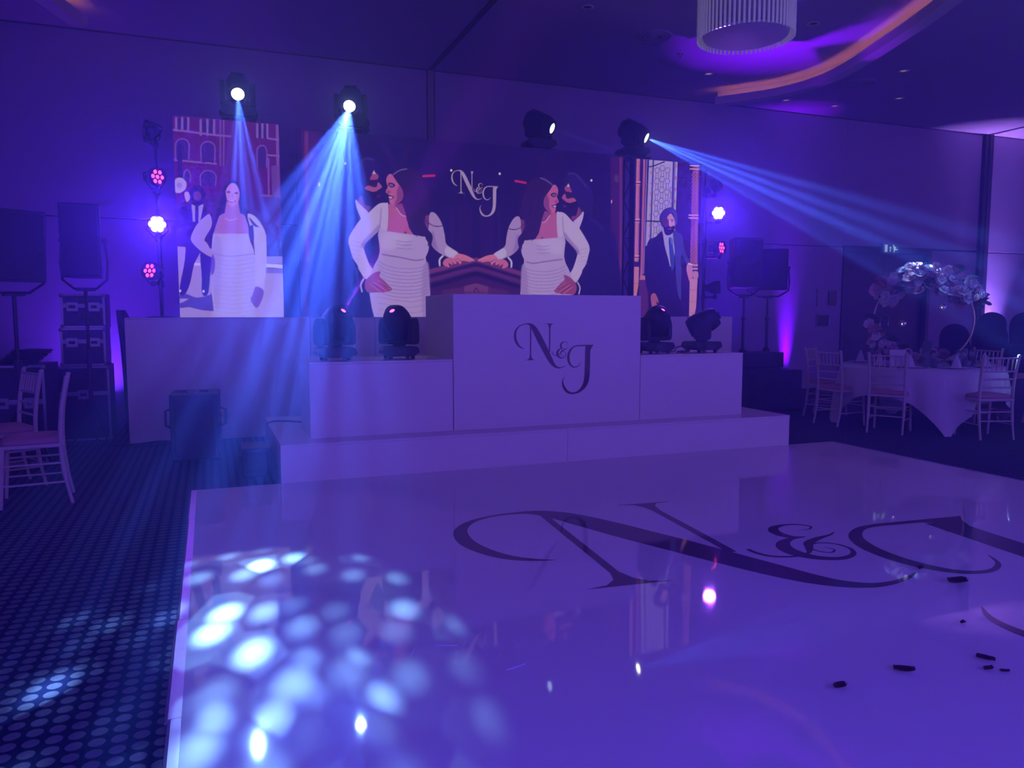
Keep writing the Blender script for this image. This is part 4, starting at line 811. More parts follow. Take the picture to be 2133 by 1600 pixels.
def screen_material():
    m = bpy.data.materials.new('led_picture'); m.use_nodes = True; nt = m.node_tree; N = nt.nodes; L = nt.links; b = N['Principled BSDF']
    at = N.new('ShaderNodeAttribute'); at.attribute_name = 'picture'; tc = N.new('ShaderNodeTexCoord')
    wv = N.new('ShaderNodeTexWave'); wv.bands_direction = 'Z'; wv.inputs['Scale'].default_value = 40; L.new(tc.outputs['Object'], wv.inputs['Vector'])
    mr = N.new('ShaderNodeMapRange'); mr.inputs['To Min'].default_value = 0.92; mr.inputs['To Max'].default_value = 1.06; L.new(wv.outputs['Fac'], mr.inputs['Value'])
    mx = N.new('ShaderNodeMix'); mx.data_type = 'RGBA'; mx.blend_type = 'MULTIPLY'; mx.inputs['Factor'].default_value = 1
    L.new(at.outputs['Color'], mx.inputs['A']); L.new(mr.outputs[0], mx.inputs['B'])
    b.inputs['Base Color'].default_value = (0.01, 0.01, 0.012, 1); b.inputs['Roughness'].default_value = 0.6
    wb_ = N.new('ShaderNodeMix'); wb_.data_type = 'RGBA'; wb_.blend_type = 'MULTIPLY'; wb_.inputs['Factor'].default_value = 1; wb_.inputs['B'].default_value = (0.95, 0.88, 1.22, 1)
    L.new(mx.outputs['Result'], wb_.inputs['A']); L.new(wb_.outputs['Result'], b.inputs['Emission Color']); b.inputs['Emission Strength'].default_value = 0.80
    return m
LEDM = screen_material(); YS = 8.965; Z0, Z1 = 1.303, 3.365
def led_screen(label, x0, x1, z1, shapes, bg, step, mirror=None, extra=None):
    t = thing('led_screen', label, 'screen', ((x0 + x1) / 2, YS, Z0), 0, 'picture screens on the tall plinths'); xc = (x0 + x1) / 2
    MB().span((x0 - xc, 0.002, 0), (x1 - xc, 0.09, z1 - Z0), bev=0.004).build('cabinet', BLACKP, t)
    for k in range(int(round((x1 - x0) / 0.5)) + 1):
        xx = min(max(x0 + k * (x1 - x0) / round((x1 - x0) / 0.5), x0 + 0.02), x1 - 0.02) - xc
        MB().span((xx - 0.015, 0.09, 0), (xx + 0.015, 0.14, z1 - Z0 - 0.05)).build('frame_rib', BLACKM, t)
    nx, nz = int((x1 - x0) / step) + 1, int((z1 - Z0) / step) + 1
    xs, zs = np.linspace(x0, x1, nx), np.linspace(Z0, z1, nz); X, Z = np.meshgrid(xs, zs)
    XX = mirror + np.abs(X - mirror) if mirror else X
    img = paint(shapes, XX.ravel(), Z.ravel(), bg)
    if extra: img = paint(extra, X.ravel(), Z.ravel(), bg, img)
    idx = np.arange(nx * nz).reshape(nz, nx)
    fs = np.stack([idx[:-1, :-1], idx[:-1, 1:], idx[1:, 1:], idx[1:, :-1]], -1).reshape(-1, 4)
    vs = np.stack([X.ravel() - xc, np.zeros(nx * nz), Z.ravel() - Z0], -1)
    me = bpy.data.meshes.new('display'); me.vertices.add(len(vs)); me.vertices.foreach_set('co', vs.ravel())
    me.loops.add(fs.size); me.loops.foreach_set('vertex_index', fs.ravel()); me.polygons.add(len(fs)); me.polygons.foreach_set('loop_start', np.arange(0, fs.size, 4)); me.update(calc_edges=True)
    ca = me.color_attributes.new('picture', 'FLOAT_COLOR', 'POINT'); ca.data.foreach_set('color', np.c_[img, np.ones(len(img))].astype(np.float32).ravel())
    me.materials.append(LEDM); o = bpy.data.objects.new('display', me); COL.objects.link(o); o.parent = t
    return t
def mono_shapes(x0, z0, s, col):
    out = []
    for k in MONO:
        for st in MONO[k]['strokes']:
            L_, R_ = stroke(st, 6); out.append(('p', col, [(x0 + (p[0] - 185) * s, z0 - (p[1] - 190) * s) for p in L_ + R_[::-1]], 0.004, 0, 1.0))
        for pl in MONO[k]['polys']: out.append(('p', col, [(x0 + (p[0] - 185) * s, z0 - (p[1] - 190) * s) for p in pl], 0.004, 0, 1.0))
    return out
led_screen('wide screen showing a mirrored couple either side of a monogram', 0.955, 5.03, Z1, PAINT_CENTRE, (27, 8, 80), 0.0062, 3.03, mono_shapes(2.724, 3.036, 0.000418, (176, 156, 206)))
led_screen('portrait screen showing a woman in a white dress on a street', -0.287, 0.775, 3.39, PAINT_WOMAN, (70, 20, 110), 0.0062)
led_screen('portrait screen showing a turbaned man in a blue suit by a leaded window', 5.20, 6.23, 3.34, PAINT_MAN, (36, 10, 84), 0.0052)

# ---------------------------------------------------------------- moving heads
LENSW = mat('lens_white_hot', (0.9, 0.95, 1), 0.2, emit=(0.80, 0.92, 1.0), es=30.0)
LENSB = mat('lens_blue_hot', (0.6, 0.7, 1), 0.2, emit=(0.35, 0.50, 1.0), es=6.0)
LENSP = mat('lens_magenta_hot', (0.9, 0.2, 0.9), 0.2, emit=(1.0, 0.06, 0.75), es=7.0)
GLASSB = mat('dark_lens_glass', (0.03, 0.03, 0.05), 0.08, coat=0.6)
SCREENM = mat('dark_display', (0.02, 0.03, 0.05), 0.15)
def moving_head(label, pivot, d, lensmat, group, face=0.0, lens_r=0.062, sc=1.0):
    d = Vector(d).normalized(); pan = math.atan2(d.x, -d.y); tilt = math.asin(-d.z)
    t = thing('moving_head_light', label, 'stage light', (pivot[0], pivot[1], pivot[2] - 0.30 * sc), 0, group); t.scale = (sc, sc, sc)
    pr = [(-0.115, 0.022), (-0.168, 0.058), (-0.15, 0.105), (-0.12, 0.112), (0.12, 0.112), (0.15, 0.105), (0.168, 0.058), (0.115, 0.022)]
    b = MB().prism(pr, 0.26, T((0, 0.13, 0)) @ RX(PI / 2)).build('base', BLACKP, t, rot=(0, 0, face))
    MB().span((-0.05, -0.134, 0.045), (0.05, -0.129, 0.085)).build('display', SCREENM, b)
    for sx in (-1, 1): MB().box((sx * 0.165, 0, 0.062), (0.02, 0.12, 0.03), bev=0.006).build('carry_handle', BLACKP, b)
    for sx in (-1, 1):
        for sy in (-1, 1): MB().lathe([(0.0, 0), (0.018, 0), (0.02, 0.024), (0, 0.024)], 10, (sx * 0.1, sy * 0.1, 0)).build('foot', BLACKP, t)
    MB().lathe([(0.0, 0.11), (0.06, 0.11), (0.06, 0.132), (0, 0.132)], 16).build('pan_collar', BLACKP, t)
    y = MB().box((0, 0, 0.15), (0.30, 0.15, 0.045), bev=0.015)
    for sx in (-1, 1):
        pl = spline([(-0.07, 0.135), (0.07, 0.135), (0.085, 0.22), (0.08, 0.30), (0.045, 0.355), (-0.045, 0.355), (-0.08, 0.30), (-0.085, 0.22)], 4, True)
        y.prism([(p[0], p[1]) for p in pl], 0.045, T((sx * 0.1375 - 0.0225, 0, 0)) @ RZ(PI / 2) @ RX(PI / 2), True)
    y.build('yoke', BLACKP, t, rot=(0, 0, pan))
    # head: body of rounded sections along -y
    prof = [(0.155, 0.05), (0.15, 0.085), (0.10, 0.108), (0.0, 0.115), (-0.08, 0.112), (-0.13, 0.10), (-0.165, 0.085), (-0.17, 0.08)]
    mb = MB(); n = 20; rings = []
    for yy, r in prof:
        for k in range(n):
            a = 2 * PI * k / n; c, s = math.cos(a), math.sin(a); q = (abs(c) ** 3.2 + abs(s) ** 3.2) ** (-1 / 3.2)
            rings.append((r * q * c * 0.98, yy, r * q * s * 1.05))
    fs = [(i * n + k, i * n + (k + 1) % n, (i + 1) * n + (k + 1) % n, (i + 1) * n + k) for i in range(len(prof) - 1) for k in range(n)]
    fs += [tuple(range(n))[::-1], tuple(range((len(prof) - 1) * n, len(prof) * n))]
    h = mb.add(rings, fs, None, True).build('head', BLACKP, t, loc=(0, 0, 0.30), rot=(tilt, 0, pan))
    MB().lathe([(lens_r + 0.004, 0), (lens_r + 0.014, 0.002), (lens_r + 0.014, 0.03), (lens_r, 0.03), (lens_r, 0.006)], 24, M=RX(PI / 2) @ T((0, 0, 0.165))).build('lens_ring', BLACKM, h)
    MB().lathe([(0, 0.008), (lens_r * 0.7, 0.006), (lens_r, 0.0), (lens_r, -0.004), (0, -0.004)], 24, M=RX(PI / 2) @ T((0, 0, 0.178))).build('lens', lensmat, h)
    for k in range(4): MB().box((0, 0.02 + 0.03 * k, 0.119), (0.12, 0.008, 0.008)).build('cooling_fin', BLACKP, h)
    return t
BEAM = []
UP = [((0.371, 9.17, 3.725), (0.14, 2.55, 0), LENSW, 'moving head on the tower above the woman portrait, lamp glaring white'),
      ((1.577, 9.17, 3.711), (-0.05, 2.95, 0), LENSW, 'moving head above the wide screen fanning blue rays down over the plinth'),
      ((4.113, 9.17, 3.676), (7.113, 5.27, 1.576), LENSB, 'moving head above the wide screen, lamp turned away towards the tables'),
      ((5.485, 9.17, 3.667), (8.485, 5.72, 1.40), LENSW, 'moving head above the man portrait sending blue rays across the tables')]
TOWL = ['black lattice tower behind the woman portrait screen', 'black lattice tower behind the wide screen, towards the woman portrait', 'black lattice tower behind the wide screen, towards the man portrait', 'black lattice tower in the gap between the wide screen and the man portrait']
LIGHTD = [(0.42, -1.0, -0.50), (0.25, -1, -0.48), (1.0, -0.75, -0.38), (0.85, -0.9, -0.4)]
for (ln, tg, lm, lb), dd in zip(UP, LIGHTD):
    d = (Vector(tg) - Vector(ln)).normalized()
    pv = Vector(ln) - d * 0.205
    moving_head(lb, pv, d, lm, 'moving heads on the towers', 0.0, 0.058, 1.15); BEAM.append((Vector(ln) + d * 0.05, Vector(tg)))
    # tower carrying it, standing on the tall plinth
    zt = pv.z - 0.345; t = thing('light_tower', TOWL[len(BEAM) - 1], 'tower', (pv.x, pv.y + 0.0, Z_BOX), 0, 'light towers behind the screens'); h = zt - Z_BOX
    t.location.y = 9.26; pv_off = pv.y - 9.26
    for sx in (-1, 1):
        for sy in (-1, 1): MB().tube([(sx * 0.1, sy * 0.1, 0.01), (sx * 0.1, sy * 0.1, h - 0.02)], 0.018, 8).build('chord', BLACKM, t)
        n = 8
        for k in range(n):
            z0, z1 = 0.02 + (h - 0.04) * k / n, 0.02 + (h - 0.04) * (k + 1) / n
            MB().tube([(sx * 0.1, -0.1 if k % 2 else 0.1, z0), (sx * 0.1, 0.1 if k % 2 else -0.1, z1)], 0.008, 6).build('brace', BLACKM, t)
    MB().span((-0.18, -0.16 + pv_off * 0.5, h - 0.022), (0.18, 0.16 + pv_off * 0.5, h - 0.001), bev=0.004).build('top_plate', BLACKM, t); MB().span((-0.15, -0.15, 0), (0.15, 0.15, 0.012)).build('base_plate', BLACKM, t)
LOW = [((1.01, 6.83), (0.30, -0.62, 0.62), 'moving head on the plinth, drowned in the blue beam', 0.05), ((1.58, 6.84), (-0.42, -0.55, 0.62), 'moving head on the plinth in front of the woman in white, magenta lamp', -0.1),
       ((4.20, 6.80), (0.10, -0.62, 0.68), 'moving head on the plinth, right against the booth side, magenta lamp', 0.0), ((4.80, 6.84), (0.72, -0.45, 0.42), 'moving head on the plinth end, leaning towards the loudspeakers', 0.05)]
LOWB = []
for (x, y), d, lb, fc in LOW:
    pv = Vector((x, y, Z_PL + 0.302)); moving_head(lb, pv, d, LENSP, 'moving heads on the plinths', fc, 0.026); LOWB.append((pv + Vector(d).normalized() * 0.215, Vector(d).normalized()))

# ---------------------------------------------------------------- par lights on two stands
LEDHOT = mat('led_white_hot', (1, 0.9, 0.95), 0.3, emit=(1.0, 0.62, 0.85), es=25.0)
LEDPNK = mat('led_pink', (1, 0.3, 0.6), 0.3, emit=(1.0, 0.05, 0.42), es=4.0)
LEDVIO = mat('led_violet_dim', (0.3, 0.2, 0.8), 0.3, emit=(0.16, 0.10, 0.9), es=0.8)
LEDOFF = mat('led_off', (0.05, 0.05, 0.07), 0.2)
def par_light(label, loc, d, ledm, polex, poley, r=0.095):
    d = Vector(d).normalized(); t = thing('par_light', label, 'stage light', loc, 0, 'par lights clamped to the stands')
    M = d.to_track_quat('-Y', 'Z').to_matrix().to_4x4()
    c = MB().lathe([(0, 0.10), (r * 0.55, 0.10), (r * 0.75, 0.06), (r, 0.0), (r, -0.07), (r - 0.008, -0.07), (r - 0.008, -0.05), (0, -0.05)], 20, M=M @ RX(-PI / 2)); c.build('can', BLACKP, t)
    for k in range(7):
        a = k * PI / 3; rr = 0 if k == 6 else r * 0.58
        lr = r * (0.31 if ledm is LEDHOT else 0.22)
        MB().lathe([(0, 0.006), (lr * 0.8, 0.003), (lr, 0)], 12, (rr * math.cos(a), rr * math.sin(a), 0), M @ T((0, -0.052, 0)) @ RX(PI / 2)).build('led', ledm, t)
    pv = Vector((polex - loc[0], poley - loc[1], 0)); u = pv.normalized() if pv.length > 0.02 else Vector((0, 1, 0)); sd = M.to_3x3() @ Vector((1, 0, 0))
    MB().tube([sd * (r + 0.006), sd * (r + 0.01) + Vector((0, 0, -0.06)), sd * 0.04 + Vector((0, 0, -0.135)), -sd * 0.04 + Vector((0, 0, -0.135)), -sd * (r + 0.01) + Vector((0, 0, -0.06)), -sd * (r + 0.006)], 0.010, 6).build('bracket', BLACKM, t)
    MB().box((0, 0, -0.13), (0.05, 0.05, 0.05), bev=0.006).tube([(0, 0, -0.13), (pv.x, pv.y, -0.13)], 0.014, 8).tube([(pv.x, pv.y, -0.165), (pv.x, pv.y, -0.095)], 0.033, 10).build('clamp', BLACKM, t)
    MB().box((M @ Vector((0, 0.09, 0.0))), (0.11, 0.06, 0.10), bev=0.012).build('driver_box', BLACKP, t)
    return t
def par_stand(label, x, y, h):
    t = thing('light_stand', label, 'stand', (x, y, Z_BOX), 0)
    MB().tube([(0, 0, 0.01), (0, 0, h * 0.5)], 0.022, 10).build('lower_pole', BLACKM, t); MB().tube([(0, 0, h * 0.45), (0, 0, h)], 0.017, 10).build('upper_pole', BLACKM, t)
    MB().tube([(0, 0, h * 0.47), (0, 0, h * 0.53)], 0.03, 10).tube([(0, 0, h * 0.5), (-0.07, 0, h * 0.5)], 0.008, 6).build('collar', BLACKM, t)
    MB().lathe([(0, 0), (0.16, 0), (0.16, 0.008), (0.03, 0.016), (0, 0.016)], 24).build('base_plate', BLACKM, t)
LX, RXP, PY = -0.475, 6.50, 9.25
par_stand('black pole of lights beside the woman portrait', LX, PY, 2.02); par_stand('black pole of lights beside the man portrait', RXP, PY, 2.02)
tocam = lambda p: (Vector((0, 0, 1.4)) - Vector(p)).normalized()
PARS = [((-0.50, 9.17, 3.27), (0.3, -0.3, 0.75), LEDOFF, 'topmost par light on the pole by the woman portrait, unlit', LX),
        ((-0.49, 9.14, 2.78), (0.62, -0.75, -0.05), LEDPNK, 'upper pink par light on the pole by the woman portrait', LX), ((-0.48, 9.12, 2.285), (0.05, -1, -0.1), LEDHOT, 'glaring par light on the pole by the woman portrait', LX),
        ((-0.54, 9.14, 1.79), (-0.60, -0.8, 0.1), LEDPNK, 'lowest pink par light on the pole by the woman portrait', LX),
        ((6.58, 9.16, 3.10), (0.7, -0.2, 0.6), LEDOFF, 'topmost par light on the pole by the man portrait, unlit', RXP),
        ((6.63, 9.13, 2.73), (-0.50, -0.85, -0.12), LEDHOT, 'glaring par light on the pole by the man portrait', RXP), ((6.655, 9.14, 2.25), (0.35, -0.93, 0.05), LEDPNK, 'pink par light on the pole by the man portrait', RXP),
        ((6.615, 9.14, 1.70), (0.72, -0.6, 0.05), LEDVIO, 'lowest par light on the pole by the man portrait, dim violet', RXP)]
for loc, d, lm, lb, px in PARS: par_light(lb, loc, d, lm, px, PY)

# ---------------------------------------------------------------- loudspeakers and stands
GRILLE = mat('speaker_grille', (0.02, 0.02, 0.023), 0.55, var=0.3, scale=160)
def loudspeaker(label, loc, rz, w, h, dp, tilt=0.0, bracket=True):
    t = thing('loudspeaker', label, 'loudspeaker', loc, rz, 'loudspeakers on poles')
    M = T((0, 0, h / 2)) @ RX(tilt) @ T((0, 0, -h / 2))
    pl = [(-w / 2, -dp / 2), (w / 2, -dp / 2), (w * 0.36, dp / 2), (-w * 0.36, dp / 2)]
    MB().prism(pl, h, M).build('cabinet', BLACKP, t)
    MB().box((0, -dp / 2 - 0.008, h / 2), (w - 0.03, 0.016, h - 0.04), M, bev=0.006).build('grille', GRILLE, t)
    for sx in (-1, 1): MB().box((sx * w * 0.44, 0.02, h * 0.55), (0.02, 0.11, 0.04), M, bev=0.006).build('handle', BLACKM, t)
    if bracket:
        y = -0.02; MB().tube([(-w / 2 - 0.012, y, h * 0.52), (-w / 2 - 0.03, y, h * 0.2), (-w / 2 - 0.02, y, -0.02), (-w * 0.28, y, -0.105), (w * 0.28, y, -0.105), (w / 2 + 0.02, y, -0.02), (w / 2 + 0.03, y, h * 0.2), (w / 2 + 0.012, y, h * 0.52)], 0.012, 8).build('yoke_bracket', BLACKM, t)
        for sx in (-1, 1): MB().tube([(sx * (w / 2 - 0.01), y, h * 0.52), (sx * (w / 2 + 0.035), y, h * 0.52)], 0.022, 10).build('knob', BLACKM, t)
    return t
def speaker_stand(label, loc, h, tripod=True, spread=0.38):
    t = thing('speaker_stand', label, 'stand', loc, 0.4, 'loudspeaker poles')
    MB().tube([(0, 0, 0.18 if tripod else 0.01), (0, 0, h * 0.6)], 0.021, 10).build('lower_pole', BLACKM, t); MB().tube([(0, 0, h * 0.58), (0, 0, h)], 0.0165, 10).build('upper_pole', BLACKM, t)
    MB().tube([(0, 0, h * 0.57), (0, 0, h * 0.63)], 0.032, 10).tube([(0, 0, h * 0.6), (0.075, 0, h * 0.6)], 0.009, 6).build('clamp_collar', BLACKM, t)
    MB().box((0, 0, h - 0.01), (0.16, 0.09, 0.02), bev=0.004).build('mount_plate', BLACKM, t)
    if tripod:
        for k in range(3):
            a = k * 2 * PI / 3 + 0.5; c, s = math.cos(a), math.sin(a)
            MB().tube([(0.03 * c, 0.03 * s, 0.52), (spread * c, spread * s, 0.012)], 0.012, 8).build('leg', BLACKM, t)
            MB().tube([(0.025 * c, 0.025 * s, 0.2), (spread * 0.55 * c, spread * 0.55 * s, 0.25)], 0.008, 6).build('brace', BLACKM, t)
    else: MB().lathe([(0, 0), (0.05, 0), (0.05, 0.03), (0.024, 0.06), (0, 0.06)], 16).build('pole_socket', BLACKM, t)
    return t
loudspeaker('big loudspeaker cut off by the picture edge, above the gold chairs', (-1.56, 7.75, 1.625), R(28), 0.44, 0.60, 0.36, R(6)); speaker_stand('tripod stand of the loudspeaker above the gold chairs', (-1.545, 7.73, ZF), 1.53, spread=0.28)
loudspeaker('flat-fronted loudspeaker in front of the road cases', (-1.115, 8.62, 1.69), R(-4), 0.35, 0.70, 0.30, 0.0); speaker_stand('tripod stand of the loudspeaker in front of the road cases', (-1.115, 8.60, ZF), 1.60, spread=0.20)
loudspeaker('tall loudspeaker beside the man portrait and its light pole', (6.97, 8.98, 1.70), R(-14), 0.42, 0.67, 0.30, R(-2)); loudspeaker('wide loudspeaker nearest the purple uplight', (7.58, 9.20, 1.69), R(-38), 0.52, 0.58, 0.32, R(6))
# subwoofers under the poles
def road_box(name, label, cat, loc, w, d, h, rz=0.0, cloth=BLACKP, feet=True):
    t = thing(name, label, cat, loc, rz); MB().box((0, 0, h / 2 + 0.01), (w, d, h - 0.02), bev=0.012).build('body', cloth, t)
    MB().box((0, -d / 2 - 0.006, h / 2 + 0.01), (w - 0.08, 0.012, h - 0.10), bev=0.004).build('grille', GRILLE, t)
    for sx in (-1, 1): MB().box((sx * (w / 2 + 0.004), 0, h * 0.6), (0.012, 0.16, 0.06), bev=0.004).build('handle', BLACKM, t)
    for sx in (-1, 1):
        for sy in (-1, 1): MB().box((sx * (w / 2 - 0.05), sy * (d / 2 - 0.05), 0.006), (0.05, 0.05, 0.012)).build('foot', BLACKP, t)
    return t
road_box('subwoofer', 'large black subwoofer behind the plinth end, in front of the purple uplight', 'subwoofer', (7.27, 8.98, ZF), 0.92, 0.75, 0.575, R(0))
road_box('amplifier_case', 'low black case lying on the large subwoofer', 'case', (7.20, 9.06, 0.557), 0.82, 0.42, 0.235, R(0))
speaker_stand('speaker pole on the black case, nearer the man portrait', (7.02, 9.02, 0.793), 0.785, False); speaker_stand('speaker pole on the black case, nearer the purple uplight', (7.545, 9.16, 0.793), 0.785, False)

# ---------------------------------------------------------------- road cases and other gear behind the chairs
CASEB = mat('case_laminate', (0.014, 0.014, 0.02), 0.4); CASEA = mat('case_extrusion', (0.32, 0.32, 0.36), 0.35, 0.9, var=0.2, scale=30)
def flight_case(label, loc, w, d, h, rz, latches=2):
    t = thing('road_case', label, 'case', loc, rz, 'stacked road cases'); e = 0.022
    MB().box((0, 0, h / 2), (w, d, h)).build('body', CASEB, t)
    for zz in (e / 2, h * 0.62, h * 0.62 + e, h - e / 2):
        MB().box((0, -d / 2 - 0.004, zz), (w + 0.01, 0.01, e * 0.9)).build('edge_profile', CASEA, t)
    for sx in (-1, 1):
        MB().box((sx * (w / 2 - 0.008), -d / 2 - 0.004, h / 2), (e, 0.011, h)).build('edge_profile', CASEA, t)
        for zz in (0.02, h - 0.02): MB().ball((sx * (w / 2 - 0.006), -d / 2 + 0.004, zz), 0.024, 8, 6).build('corner', CASEA, t)
    for k in range(latches):
        xx = (k + 0.5) / latches * w - w / 2
        MB().box((xx, -d / 2 - 0.006, h * 0.62), (0.11, 0.012, 0.10), bev=0.004).build('latch', CASEA, t); MB().box((xx, -d / 2 - 0.014, h * 0.62), (0.06, 0.01, 0.03)).build('latch_key', BLACKM, t)
    return t
flight_case('lowest road case of the stack behind the loudspeaker stand', (-1.28, 9.6, ZF), 0.50, 0.5, 0.80, 0.0, 1)
flight_case('middle road case of the stack behind the loudspeaker stand', (-1.26, 9.6, 0.785), 0.42, 0.48, 0.405, 0.0); flight_case('topmost road case of the stack behind the loudspeaker stand', (-1.245, 9.6, 1.192), 0.41, 0.48, 0.36, 0.0)
flight_case('open road case beside the gold chairs with metal edges', (-1.62, 8.30, ZF), 0.46, 0.5, 0.90, R(-4))
t = thing('cable_heap', 'heap of black cables on the open road case', 'cables', (-1.60, 8.28, 0.885))
for k in range(7): MB().tube([(0.16 * math.cos(a * 0.7 + k) + 0.02 * k - 0.05, 0.13 * math.sin(a * 0.7 + k), 0.012 + 0.018 * k + 0.004 * math.sin(a * 3)) for a in range(10)], 0.010, 6).build('cable_loop', BLACKP, t)
# black curtain hung over a rail beside the stack
cl = MB(); n = 40; vs = []
for i in range(n + 1):
    u = i / n; x = -0.92 + 0.42 * u
    for z, sp in ((0.0, 1.0), (0.6, 0.92), (1.05, 0.62), (1.32, 0.28), (1.40, 0.2)):
        vs.append((-0.98 + (x + 0.98) * sp, 9.75 + 0.05 * math.sin(u * 34) * (0.5 + 0.5 * sp), z + ZF))
cl.add(vs, [(i * 5 + j, (i + 1) * 5 + j, (i + 1) * 5 + j + 1, i * 5 + j + 1) for i in range(n) for j in range(4)], None, True)
cloth = cl.build('dust_cloth', mat('black_cloth', (0.012, 0.012, 0.016), 0.9)); md = cloth.modifiers.new('thick', 'SOLIDIFY'); md.thickness = 0.006
tag(cloth, 'black cloth hanging in folds beside the stacked road cases', 'cloth')
# stage monitor in the beam, small power box by the step
mon = road_box('stage_monitor', 'black boxy stage speaker on the carpet, washed by the blue beam', 'loudspeaker', (-0.145, 7.85, ZF), 0.42, 0.45, 0.63, R(-3))
for sx in (-1, 1): MB().tube([(sx * 0.21, -0.06, 0.30), (sx * 0.262, -0.06, 0.32), (sx * 0.262, -0.06, 0.46), (sx * 0.21, -0.06, 0.48)], 0.012, 8).build('side_handle', BLACKM, mon)
for sx in (-0.10, 0.08): MB().tube([(sx - 0.04, -0.1, 0.62), (sx - 0.03, -0.1, 0.645), (sx + 0.03, -0.1, 0.645), (sx + 0.04, -0.1, 0.62)], 0.008, 6).build('top_handle', BLACKM, mon)
road_box('power_box', 'small black box tucked against the step side', 'box', (0.33, 6.80, ZF), 0.24, 0.36, 0.26, 0.0)
# cables
def cable(label, pts, r=0.006, cat='cable'):
    return tag(MB().tube([tuple(p) for p in spline(pts, 8)], r, 6).build('cable', mat('cable_rubber', (0.01, 0.01, 0.012), 0.6)), label, cat)
cable('thin black cable lying across the step end', [(0.485, 7.62, Z_STEP + 0.004), (0.55, 7.72, Z_STEP + 0.006), (0.66, 7.70, Z_STEP + 0.006), (0.78, 7.60, Z_STEP + 0.006), (0.90, 7.66, Z_STEP + 0.006), (1.1, 7.7, Z_STEP + 0.006)], 0.007)
cable('black cable looping between the two moving heads beside the booth', [(4.36, 6.92, Z_PL + 0.008), (4.46, 6.85, Z_PL + 0.010), (4.55, 6.92, Z_PL + 0.05), (4.64, 6.94, Z_PL + 0.06)])
cable('coiled black cable by the moving head at the plinth end', [(4.63, 6.80, Z_PL + 0.03), (4.55, 6.76, Z_PL + 0.008), (4.50, 6.84, Z_PL + 0.008), (4.57, 6.90, Z_PL + 0.008), (4.62, 6.84, Z_PL + 0.02)])
cable('black cable trailing along the foot of the tall plinth', [(-1.1, 8.85, ZF + 0.007), (-0.9, 8.80, ZF + 0.007), (-0.7, 8.86, ZF + 0.007), (-0.5, 8.80, ZF + 0.03), (-0.35, 8.84, ZF + 0.007), (-0.1, 8.78, ZF + 0.007)], 0.009)
cable('thin pale-lit cable on the carpet beside the tall plinth', [(-1.0, 8.70, ZF + 0.006), (-0.7, 8.68, ZF + 0.006), (-0.4, 8.72, ZF + 0.006), (-0.2, 8.66, ZF + 0.006)], 0.006)

# ---------------------------------------------------------------- chiavari chairs
CHM = mat('limewashed_chair_wood', (0.56, 0.47, 0.42), 0.45, var=0.12, scale=25); PADM = mat('blush_seat_pad', (0.50, 0.26, 0.25), 0.85, var=0.08)
def chiavari(label, loc, rz, group):
    t = thing('chiavari_chair', label, 'chair', loc, rz, group)
    for sx in (-1, 1):
        MB().tube([tuple(p) for p in spline([(sx * 0.185, -0.235, 0), (sx * 0.185, -0.195, 0.22), (sx * 0.185, -0.18, 0.45), (sx * 0.187, -0.195, 0.68), (sx * 0.195, -0.235, 0.905)], 4)], [0.0125] * 4 + [0.0165] * 13, 8).build('back_leg', CHM, t)
        MB().tube([(sx * 0.195, 0.20, 0), (sx * 0.19, 0.185, 0.22), (sx * 0.185, 0.175, 0.44)], [0.012, 0.016, 0.017], 8).build('front_leg', CHM, t)
        MB().ball((sx * 0.195, -0.237, 0.912), (0.019, 0.019, 0.014), 8, 6).build('finial', CHM, t)
        for z in (0.16, 0.30): MB().tube([(sx * 0.186, -0.20, z), (sx * 0.19, 0.188, z)], 0.0085, 6).build('stretcher', CHM, t)
    for z, y in ((0.24, 0.186), (0.36, 0.18), (0.30, -0.185), (0.20, -0.197)): MB().tube([(-0.186, y, z), (0.186, y, z)], 0.0085, 6).build('stretcher', CHM, t)
    MB().box((0, 0, 0.43), (0.41, 0.395, 0.03), bev=0.01).build('seat_frame', CHM, t)
    pl = [(0.40 / 2 * math.copysign(abs(math.cos(a)) ** 0.35, math.cos(a)), 0.385 / 2 * math.copysign(abs(math.sin(a)) ** 0.35, math.sin(a))) for a in [2 * PI * k / 28 for k in range(28)]]
    vs = [(x * q, y * q, z) for q, z in ((0.98, 0.446), (1.0, 0.46), (0.97, 0.478), (0.86, 0.488), (0.4, 0.493)) for x, y in pl]; n = 28
    MB().add(vs, [(i * n + k, i * n + (k + 1) % n, (i + 1) * n + (k + 1) % n, (i + 1) * n + k) for i in range(4) for k in range(n)] + [tuple(range(4 * n, 5 * n)), tuple(range(n))[::-1]], None, True).build('seat_pad', PADM, t)
    for z, y in ((0.885, -0.23), (0.74, -0.205), (0.655, -0.195), (0.565, -0.187)): MB().tube([(-0.19, y, z), (0.19, y, z)], 0.0105, 6).build('back_rail', CHM, t)
    for k in range(6):
        x = -0.14 + 0.056 * k; MB().tube([(x, -0.205, 0.74), (x, -0.218, 0.82), (x, -0.23, 0.885)], 0.008, 6).build('back_slat', CHM, t)
    return t
def facing(deg): return R(deg - 90)
GC = 'chiavari chairs at the flower table'
ch0 = chiavari('chiavari chair nearest the subwoofer, at the flower table', (7.21, 7.36, ZF), facing(3), GC)
dup(ch0, (7.29, 6.69, ZF), facing(32), 'middle chiavari chair, back to us, before the menu card', GC)
dup(ch0, (7.95, 6.02, ZF), facing(72), 'chiavari chair before the low corner of the tablecloth', GC)
dup(ch0, (7.62, 8.02, ZF), facing(-62), 'chiavari chair half hidden at the far side of the flower table, by the door', GC)
dup(ch0, (9.05, 7.02, ZF), facing(180), 'chiavari chair at the far side of the flower table, under the dark post', GC)
dup(ch0, (9.55, 6.35, ZF), facing(-30), 'chiavari chair behind the flower table cut off by the picture edge', GC)
